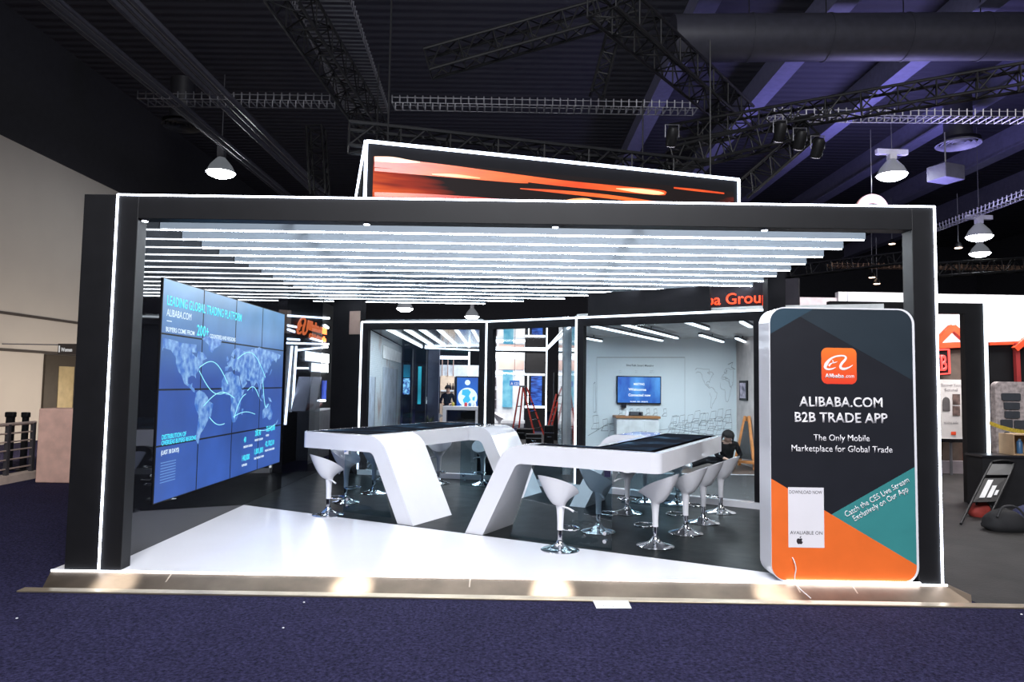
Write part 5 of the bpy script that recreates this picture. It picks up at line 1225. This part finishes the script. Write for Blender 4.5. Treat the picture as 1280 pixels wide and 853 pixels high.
# white stand wall
ww = thing('white_stand', 'long white exhibition stand wall behind the neighbouring black frame', 'stand', (aty(1150, 500, 17).x, 17, FZ)); WW = pm('stand_white_cloth', (.78, .78, .82), .6, var=.04)
rect('wall', 1150, 370, 1330, 578.5, 17, WW, ww, .2)
w2 = thing('white_stand', 'white stand fascia showing above the top of the tall dark sign', 'stand', (aty(1060, 400, 19).x, 19, FZ)); P = aty(995, 384, 19); Q = aty(1142, 366, 19)
MB().box(P.x, aty(1046, 366, 19).x, 19, 19.2, FZ, aty(1020, 372, 19).z).build('pink_wall', pm('pinkish_white', (.6, .52, .55), .6), w2); MB().box(aty(1046, 366, 19).x, aty(1150, 366, 19).x, 18.9, 19.1, FZ, aty(1080, 366, 19).z).build('wall', WW, w2)
rect('poster', 1060, 366, 1095, 384, 18.85, pm('pale_poster', (.7, .72, .78), .5, var=.2, scale=2), w2, .04)
# red gabled house stand
HD = 15.0
ho = thing('house_stand', 'brown display stand with red gable and post seen through the neighbouring black frame', 'stand', (aty(1190, 590, HD).x, HD, FZ))
rect('wall', 1150, 431, 1207, 590, HD, pm('brown_grey_wall', (.10, .075, .06), .7, var=.2), ho, .15)
def rbar(a, b, d, w_, mat=RED, parent=ho, name='red_bar'): return bar(aty(*a, d), aty(*b, d), w_).build(name, mat, parent)
REDL = pm('bright_red_lacquer', (.75, .08, .03), .35)
rbar((1190, 409), (1160, 439), 14.95, .13, REDL); rbar((1190, 409), (1209, 427), 14.95, .13, REDL); rbar((1158, 433), (1208, 431), 14.94, .12, REDL); rbar((1207.5, 430), (1209, 592), 14.94, .11, REDL)
rect('baseboard', 1150, 577, 1211, 604, 14.85, pm('greyish_pink_base', (.36, .31, .33), .7), ho, .1)
ns = thing('neon_sign', 'dark sign with red outline and red lettering on the brown stand wall', 'sign', tuple(aty(1178, 452, 14.8)))
rect('board', 1158, 437, 1187, 469, 14.8, BLACK, ns, .05); NR = em('neon_red', (1, .06, .05), 2.5)
for a, b in (((1158, 438), (1186, 437)), ((1186, 437), (1187, 467)), ((1158, 469), (1187, 467))): bar(aty(*a, 14.78), aty(*b, 14.78), .03).build('tube', NR, ns)
p = aty(1164, 463, 14.79); text('XB', (p.x, 14.79, p.z), XX, ZZ, .33, .34, NR, ns, bold=.02, depth=.02)
bn = thing('roll_banner', 'white product banner in front of the brown stand wall', 'banner', tuple(aty(1190, 550, 14.6)))
rect('print', 1174, 475, 1204.5, 550, 14.6, pm('banner_white', (.62, .58, .56), .5, var=.05), bn, .01); rect('brand_patch', 1189, 540, 1195, 544, 14.59, REDL, bn, .005)
for a, b, c, d in ((1191, 493, 1200, 506), (1191, 508, 1200, 520)): rect('picture', a, b, c, d, 14.59, pm('picture_brown', (.12, .08, .07), .5, var=.6, scale=9), bn, .005)
p = aty(1183, 514, 14.59); q = aty(1178, 498, 14.59); w_ = p.x - q.x
MB().slab([(-w_, 0), (w_, 0), (w_, .2)] + [(w_ * math.cos(PI * k / 8), .2 + .09 * math.sin(PI * k / 8)) for k in range(9)] + [(-w_, .2)], (p.x, 14.588, p.z), XX, ZZ, .003).build('picture', pm('picture_dark', (.1, .09, .09), .5), bn)
for t_, a, b, c in (('Recover Your', 1177, 1201, 483), ('Sound', 1181, 1197, 489), ('wireless audio', 1180, 1198, 530)):
    p = aty(a, c, 14.59); q = aty(b, c, 14.59); text(t_, (p.x, 14.595, p.z), XX, ZZ, q.x - p.x, .06, pm('banner_grey_ink', (.3, .27, .28), .6), bn, depth=.003)
rect('bottom_bar', 1173, 549, 1205, 553, 14.58, CHROME, bn, .06); MB().box(aty(1189, 550, 14.62).x - .02, aty(1189, 550, 14.62).x + .02, 14.62, 14.66, FZ, aty(1189, 480, 14.62).z).build('pole', GALV, bn)
# right edge: black stall with red cap, display board, table, trolley, bags
bk = thing('black_stall', 'black stall wall with red edge at the right border', 'stand', (aty(1265, 560, 13.5).x, 13.5, FZ))
rect('wall', 1236, 430, 1330, 613.5, 13.5, BLACK, bk, .2); bar(aty(1236, 430, 13.45), aty(1330, 427, 13.45), .06).build('red_bar', REDL, bk); bar(aty(1270, 429, 13.42), aty(1274, 520, 13.42), .08).build('red_bar', pm('dark_red', (.3, .03, .03), .5), bk); bar(aty(1268, 437, 13.4), aty(1300, 410, 13.4), .1).build('red_bar', REDL, bk)
db = thing('display_board', 'pale speckled board holding dark plates at the right edge', 'display board', tuple(aty(1265, 570, 11.6)))
P = aty(1246, 572, 11.6); Q = aty(1300, 478, 11.6)
MB().slab(rrect(P.x, Q.x, P.z, Q.z, .1, 6), (0, 11.6, 0), XX, ZZ, .12).build('board', pm('speckled_board', (.42, .36, .35), .7, var=.35, scale=18), db)
for a, b, c, d in ((1253, 492, 1276, 501), (1256, 503.5, 1275, 512), (1257, 514.5, 1275, 523), (1252, 525, 1266, 535), (1269, 526, 1292, 536), (1257, 540, 1262, 552)):
    p = aty(a, d, 11.57); q = aty(c, b, 11.57); MB().slab(rrect(p.x, q.x, p.z, q.z, .02, 3), (0, 11.57, 0), XX, ZZ, .03).build('plate', DARKM, db)
for px in (1250, 1290): p = aty(px, 572, 11.65); bar((p.x, 11.66, FZ), (p.x, 11.66, p.z + .1), .05).build('leg', pm('pale_wood_leg', (.5, .38, .28), .6), db)
TBY = 10.56
tb = thing('black_table', 'long black draped table at the right edge in front of the speckled board', 'table', (aty(1255, 600, TBY).x, TBY, FZ))
P = aty(1214, 569, TBY); Q = aty(1330, 572, TBY); TT = P.z
P.x = 7.06
MB().box(P.x - .02, Q.x, TBY - .02, TBY + .38, TT - .03, TT).build('top', pm('black_top', (.02, .02, .024), .3), tb); MB().box(P.x, Q.x, TBY, TBY + .37, FZ + .004, TT - .03).build('drape', pm('black_drape', (.008, .008, .01), .9, var=.3), tb)
p = aty(1258, 569, TBY + .2); q = aty(1300, 543, TBY + .2); cb = thing('cardboard_box', 'open cardboard box on the black table at the right edge', 'box', (p.x + .25, TBY + .3, TT)); CBM = pm('cardboard', (.42, .28, .16), .8); x0, x1, zt3 = p.x, q.x, q.z
MB().box(x0, x1, TBY + .34, TBY + .36, TT + .002, zt3).build('back', CBM, cb); MB().box(x0, x0 + .015, TBY + .04, TBY + .34, TT + .002, zt3).build('side', CBM, cb); MB().box(x1 - .015, x1, TBY + .04, TBY + .34, TT + .002, zt3).build('side', CBM, cb); MB().box(x0 + .015, x1 - .015, TBY + .04, TBY + .34, TT + .002, TT + .017).build('bottom', CBM, cb); MB().box(x0 + .015, x1 - .015, TBY + .04, TBY + .34, zt3 - .015, zt3).build('top', CBM, cb)
p = aty(1273.5, 566, TBY + .2)
bt = thing('bottle', 'blue bottle standing in the cardboard box', 'bottle', (p.x, TBY + .18, TT + .018)); MB().lathe([(.04, 0), (.042, .01), (.042, .17), (.02, .2)], 16, (p.x, TBY + .18, TT + .018)).build('body', pm('blue_plastic', (.05, .14, .28), .4), bt, True); MB().lathe([(.022, .2), (.022, .235)], 12, (p.x, TBY + .18, TT + .018)).build('cap', pm('light_blue_plastic', (.3, .4, .5), .4), bt, True)
pts = [aty(1237, 529, 10.93), aty(1250, 534, 11.1), aty(1265, 538, 11.2), aty(1285, 541, 11.3), aty(1330, 543, 11.5)]
m = MB()
for i in range(len(pts) - 1): q = bar(pts[i], pts[i + 1], .006, .06); m.add(q.v, q.f)
tag(m.build('barrier_tape', pm('yellow_tape', (.6, .45, .06), .5, var=.3, scale=30)), 'yellow barrier tape stretched from the black frame across the speckled board', 'tape')
# leaning folded chair-like trolley
TY = 9.2
tr = thing('folded_chair', 'folded black chair with white stickers leaning against the black table', 'chair', tuple(aty(1225, 655, TY)))
def tp(px, py, d): return aty(px, py, d)
lo1 = aty(1201, 657, TY); lo1.z = FZ + .02; lo2 = Vector((lo1.x + .42, TY + .12, FZ + .02)); hi1 = Vector((aty(1240, 580, 10.45).x, 10.47, aty(1245, 580, 10.45).z)); hi2 = hi1 + Vector((.38, .04, 0))
MB().path(smooth_pts([tuple(lo1), tuple(lo1 + (hi1 - lo1) * .9), tuple(hi1 + (hi2 - hi1) * .15 + ZZ * .03), tuple(hi1 + (hi2 - hi1) * .85 + ZZ * .03), tuple(lo2 + (hi2 - lo2) * .9), tuple(lo2)], 5), .016, 8).build('frame', BLACK, tr, True)
L1 = lambda t: lo1 + (hi1 - lo1) * t; L2 = lambda t: lo2 + (hi2 - lo2) * t
def panel(ta, tb2, i0, i1, off, mat, nm):
    n_ = (hi1 - lo1).cross(lo2 - lo1).normalized(); n_ = n_ if n_.y < 0 else -n_
    q = [L1(ta).lerp(L2(ta), i0), L1(ta).lerp(L2(ta), i1), L1(tb2).lerp(L2(tb2), i1), L1(tb2).lerp(L2(tb2), i0)]
    return MB().add([v + n_ * off for v in q] + [v + n_ * (off - .012) for v in q], [(0, 1, 2, 3), (7, 6, 5, 4), (0, 4, 5, 1), (1, 5, 6, 2), (2, 6, 7, 3), (3, 7, 4, 0)]).build(nm, mat, tr)
panel(.32, .72, .04, .96, .012, BLACK, 'seat'); panel(.78, .98, .04, .96, .012, pm('grey_chair_back', (.02, .022, .024), .5), 'backrest')
STK = pm('sticker_white', (.75, .75, .75), .5)
for a, b, c, d in ((.38, .68, .2, .42), (.38, .58, .5, .68), (.42, .5, .74, .86)): panel(a, b, c, d, .026, STK, 'sticker')
def bag(name, label, px, py, d, sx_, sy_, sz, mat, cat='bag', handle=True):
    c = aty(px, py, d); t = thing(name, label, cat, (c.x, d, FZ + .004)); m = MB(); n = 20; rows = []
    rr = random.Random(len(label))
    for i in range(9):
        v = i / 8; s = (.82, .97, 1, .98, .93, .85, .72, .5, .12)[i]
        rows.append([(c.x + math.copysign(abs(math.cos(2 * PI * k / n)) ** .7, math.cos(2 * PI * k / n)) * sx_ * s * (1 + rr.uniform(-.05, .05)), d + math.copysign(abs(math.sin(2 * PI * k / n)) ** .7, math.sin(2 * PI * k / n)) * sy_ * s, FZ + .006 + sz * v * (1 + rr.uniform(-.03, .03))) for k in range(n)])
    vs = [q for r_ in rows for q in r_]; fs = [(i * n + k, i * n + (k + 1) % n, (i + 1) * n + (k + 1) % n, (i + 1) * n + k) for i in range(8) for k in range(n)] + [tuple(range(n))[::-1], tuple(8 * n + k for k in range(n))]
    m.add(vs, fs).build('body', mat, t, True)
    if handle: MB().path(smooth_pts([(c.x - sx_ * .7, d - sy_ * .75, FZ + sz * .72), (c.x - sx_ * .35, d - sy_ * .6, FZ + sz * 1.15), (c.x + sx_ * .35, d - sy_ * .6, FZ + sz * 1.15), (c.x + sx_ * .8, d - sy_ * .75, FZ + sz * .6)], 5), .014, 6).build('strap', pm('bag_strap', (.03, .03, .033), .6), t, True)
    return t
bag('red_bag', 'crumpled red bag on the floor under the leaning folded chair', 1225, 652, 9.85, .14, .1, .24, pm('red_fabric', (.35, .04, .03), .7, var=.3))
bag('duffel_bag', 'black bag with strap on the floor before the black table', 1256, 670, 8.9, .25, .17, .27, pm('black_fabric', (.012, .012, .014), .8, var=.3))
bag('blue_bag', 'dark blue bag at the right edge on the floor beside the black bag', 1282, 660, 9.3, .16, .15, .25, pm('navy_fabric', (.03, .035, .09), .8, var=.3), handle=False)
# paper card at the kerb and litter specks
k4 = [atz(741, 751.5, FZ + .018), atz(785, 751.5, FZ + .018), atz(789.5, 761, FZ + .003), atz(745.5, 761, FZ + .003)]
k4 = [Vector((v.x, v.y, FZ + (.018 if i < 2 else .003))) for i, v in enumerate(k4)]
cdn = MB().add(k4 + [v + ZZ * .003 for v in k4], [(3, 2, 1, 0), (4, 5, 6, 7), (0, 1, 5, 4), (1, 2, 6, 5), (2, 3, 7, 6), (3, 0, 4, 7)]).build('paper_card', pm('paper_white', (.8, .8, .8), .6, var=.03))
tag(cdn, 'white paper card lying on the carpet against the metal ramp edge', 'card')
text('for print', tuple(k4[3].lerp(k4[0], .3).lerp(k4[2], .22) + ZZ * .0032), XX, (k4[0] - k4[3]).normalized(), .17, .02, pm('grey_ink', (.25, .25, .25), .6), cdn, depth=.0006)
for px, py, lab in ((354, 786, 'white speck of litter on the carpet in front of the booth, right one of two'), (21, 774, 'white speck of litter on the carpet near the lower left corner'), (380, 754, 'white crumb on the carpet close to the ramp edge'), (1277, 769, 'white scrap at the right border on the carpet')):
    p = atz(px, py, FZ)
    tag(MB().lathe([(.004, 0), (.009, .003), (.006, .007)], 7, (p.x, p.y, FZ + .001)).build('litter', pm('paper_white', (.8, .8, .8), .6, var=.03)), lab, 'litter', 'specks on the carpet')
# ------------------------------------------------------------------ lamps
def area(name, loc, size, watts, col, rot=(0, 0, 0), sy_=None):
    l = bpy.data.lights.new(name, 'AREA'); l.energy = watts; l.color = col; l.size = size
    if sy_: l.shape = 'RECTANGLE'; l.size_y = sy_
    o = bpy.data.objects.new(name, l); COL.objects.link(o); o.location = loc; o.rotation_euler = rot; return o
def point(name, loc, watts, col, r_=.3):
    l = bpy.data.lights.new(name, 'POINT'); l.energy = watts; l.color = col; l.shadow_soft_size = r_
    o = bpy.data.objects.new(name, l); COL.objects.link(o); o.location = loc; return o
area('lobby_lamp', (-10.2, 18.5, .9), 1.2, 170, (1, .84, .68), (0, D(90), 0), 10)
area('hall_lamps_front', (.8, -2.5, 8.5), 6, 1950, (.95, .96, 1), (D(52), 0, 0), 3)
area('hall_lamps_over_aisle', (0, 2.5, 10.5), 6, 350, (.85, .88, 1))
area('hall_lamps_right', (12, 9, 9.5), 4, 420, (1, .95, .92))
area('stand_lamps_right', (9.5, 13, 6), 3, 700, (1, .97, .97), (D(35), 0, 0))
area('violet_roof_fill', (11, 20, 6.0), 3, 550, (.42, .38, 1), (D(180), 0, 0))  # added violet uplight without a fixture, tints the roof
area('room_lamp', (3.2, 13.0, 2.55), 2.5, 160, (.9, .97, 1), (0, 0, 0), 1.2)
area('printed_wall_lamp', (-1.7, 15, 2.6), 1.2, 110, (.88, .95, 1), (0, 0, 0), 4)
area('far_stand_lamps', (-.5, 24.5, 5), 4, 600, (1, .97, .95), (D(30), 0, 0))
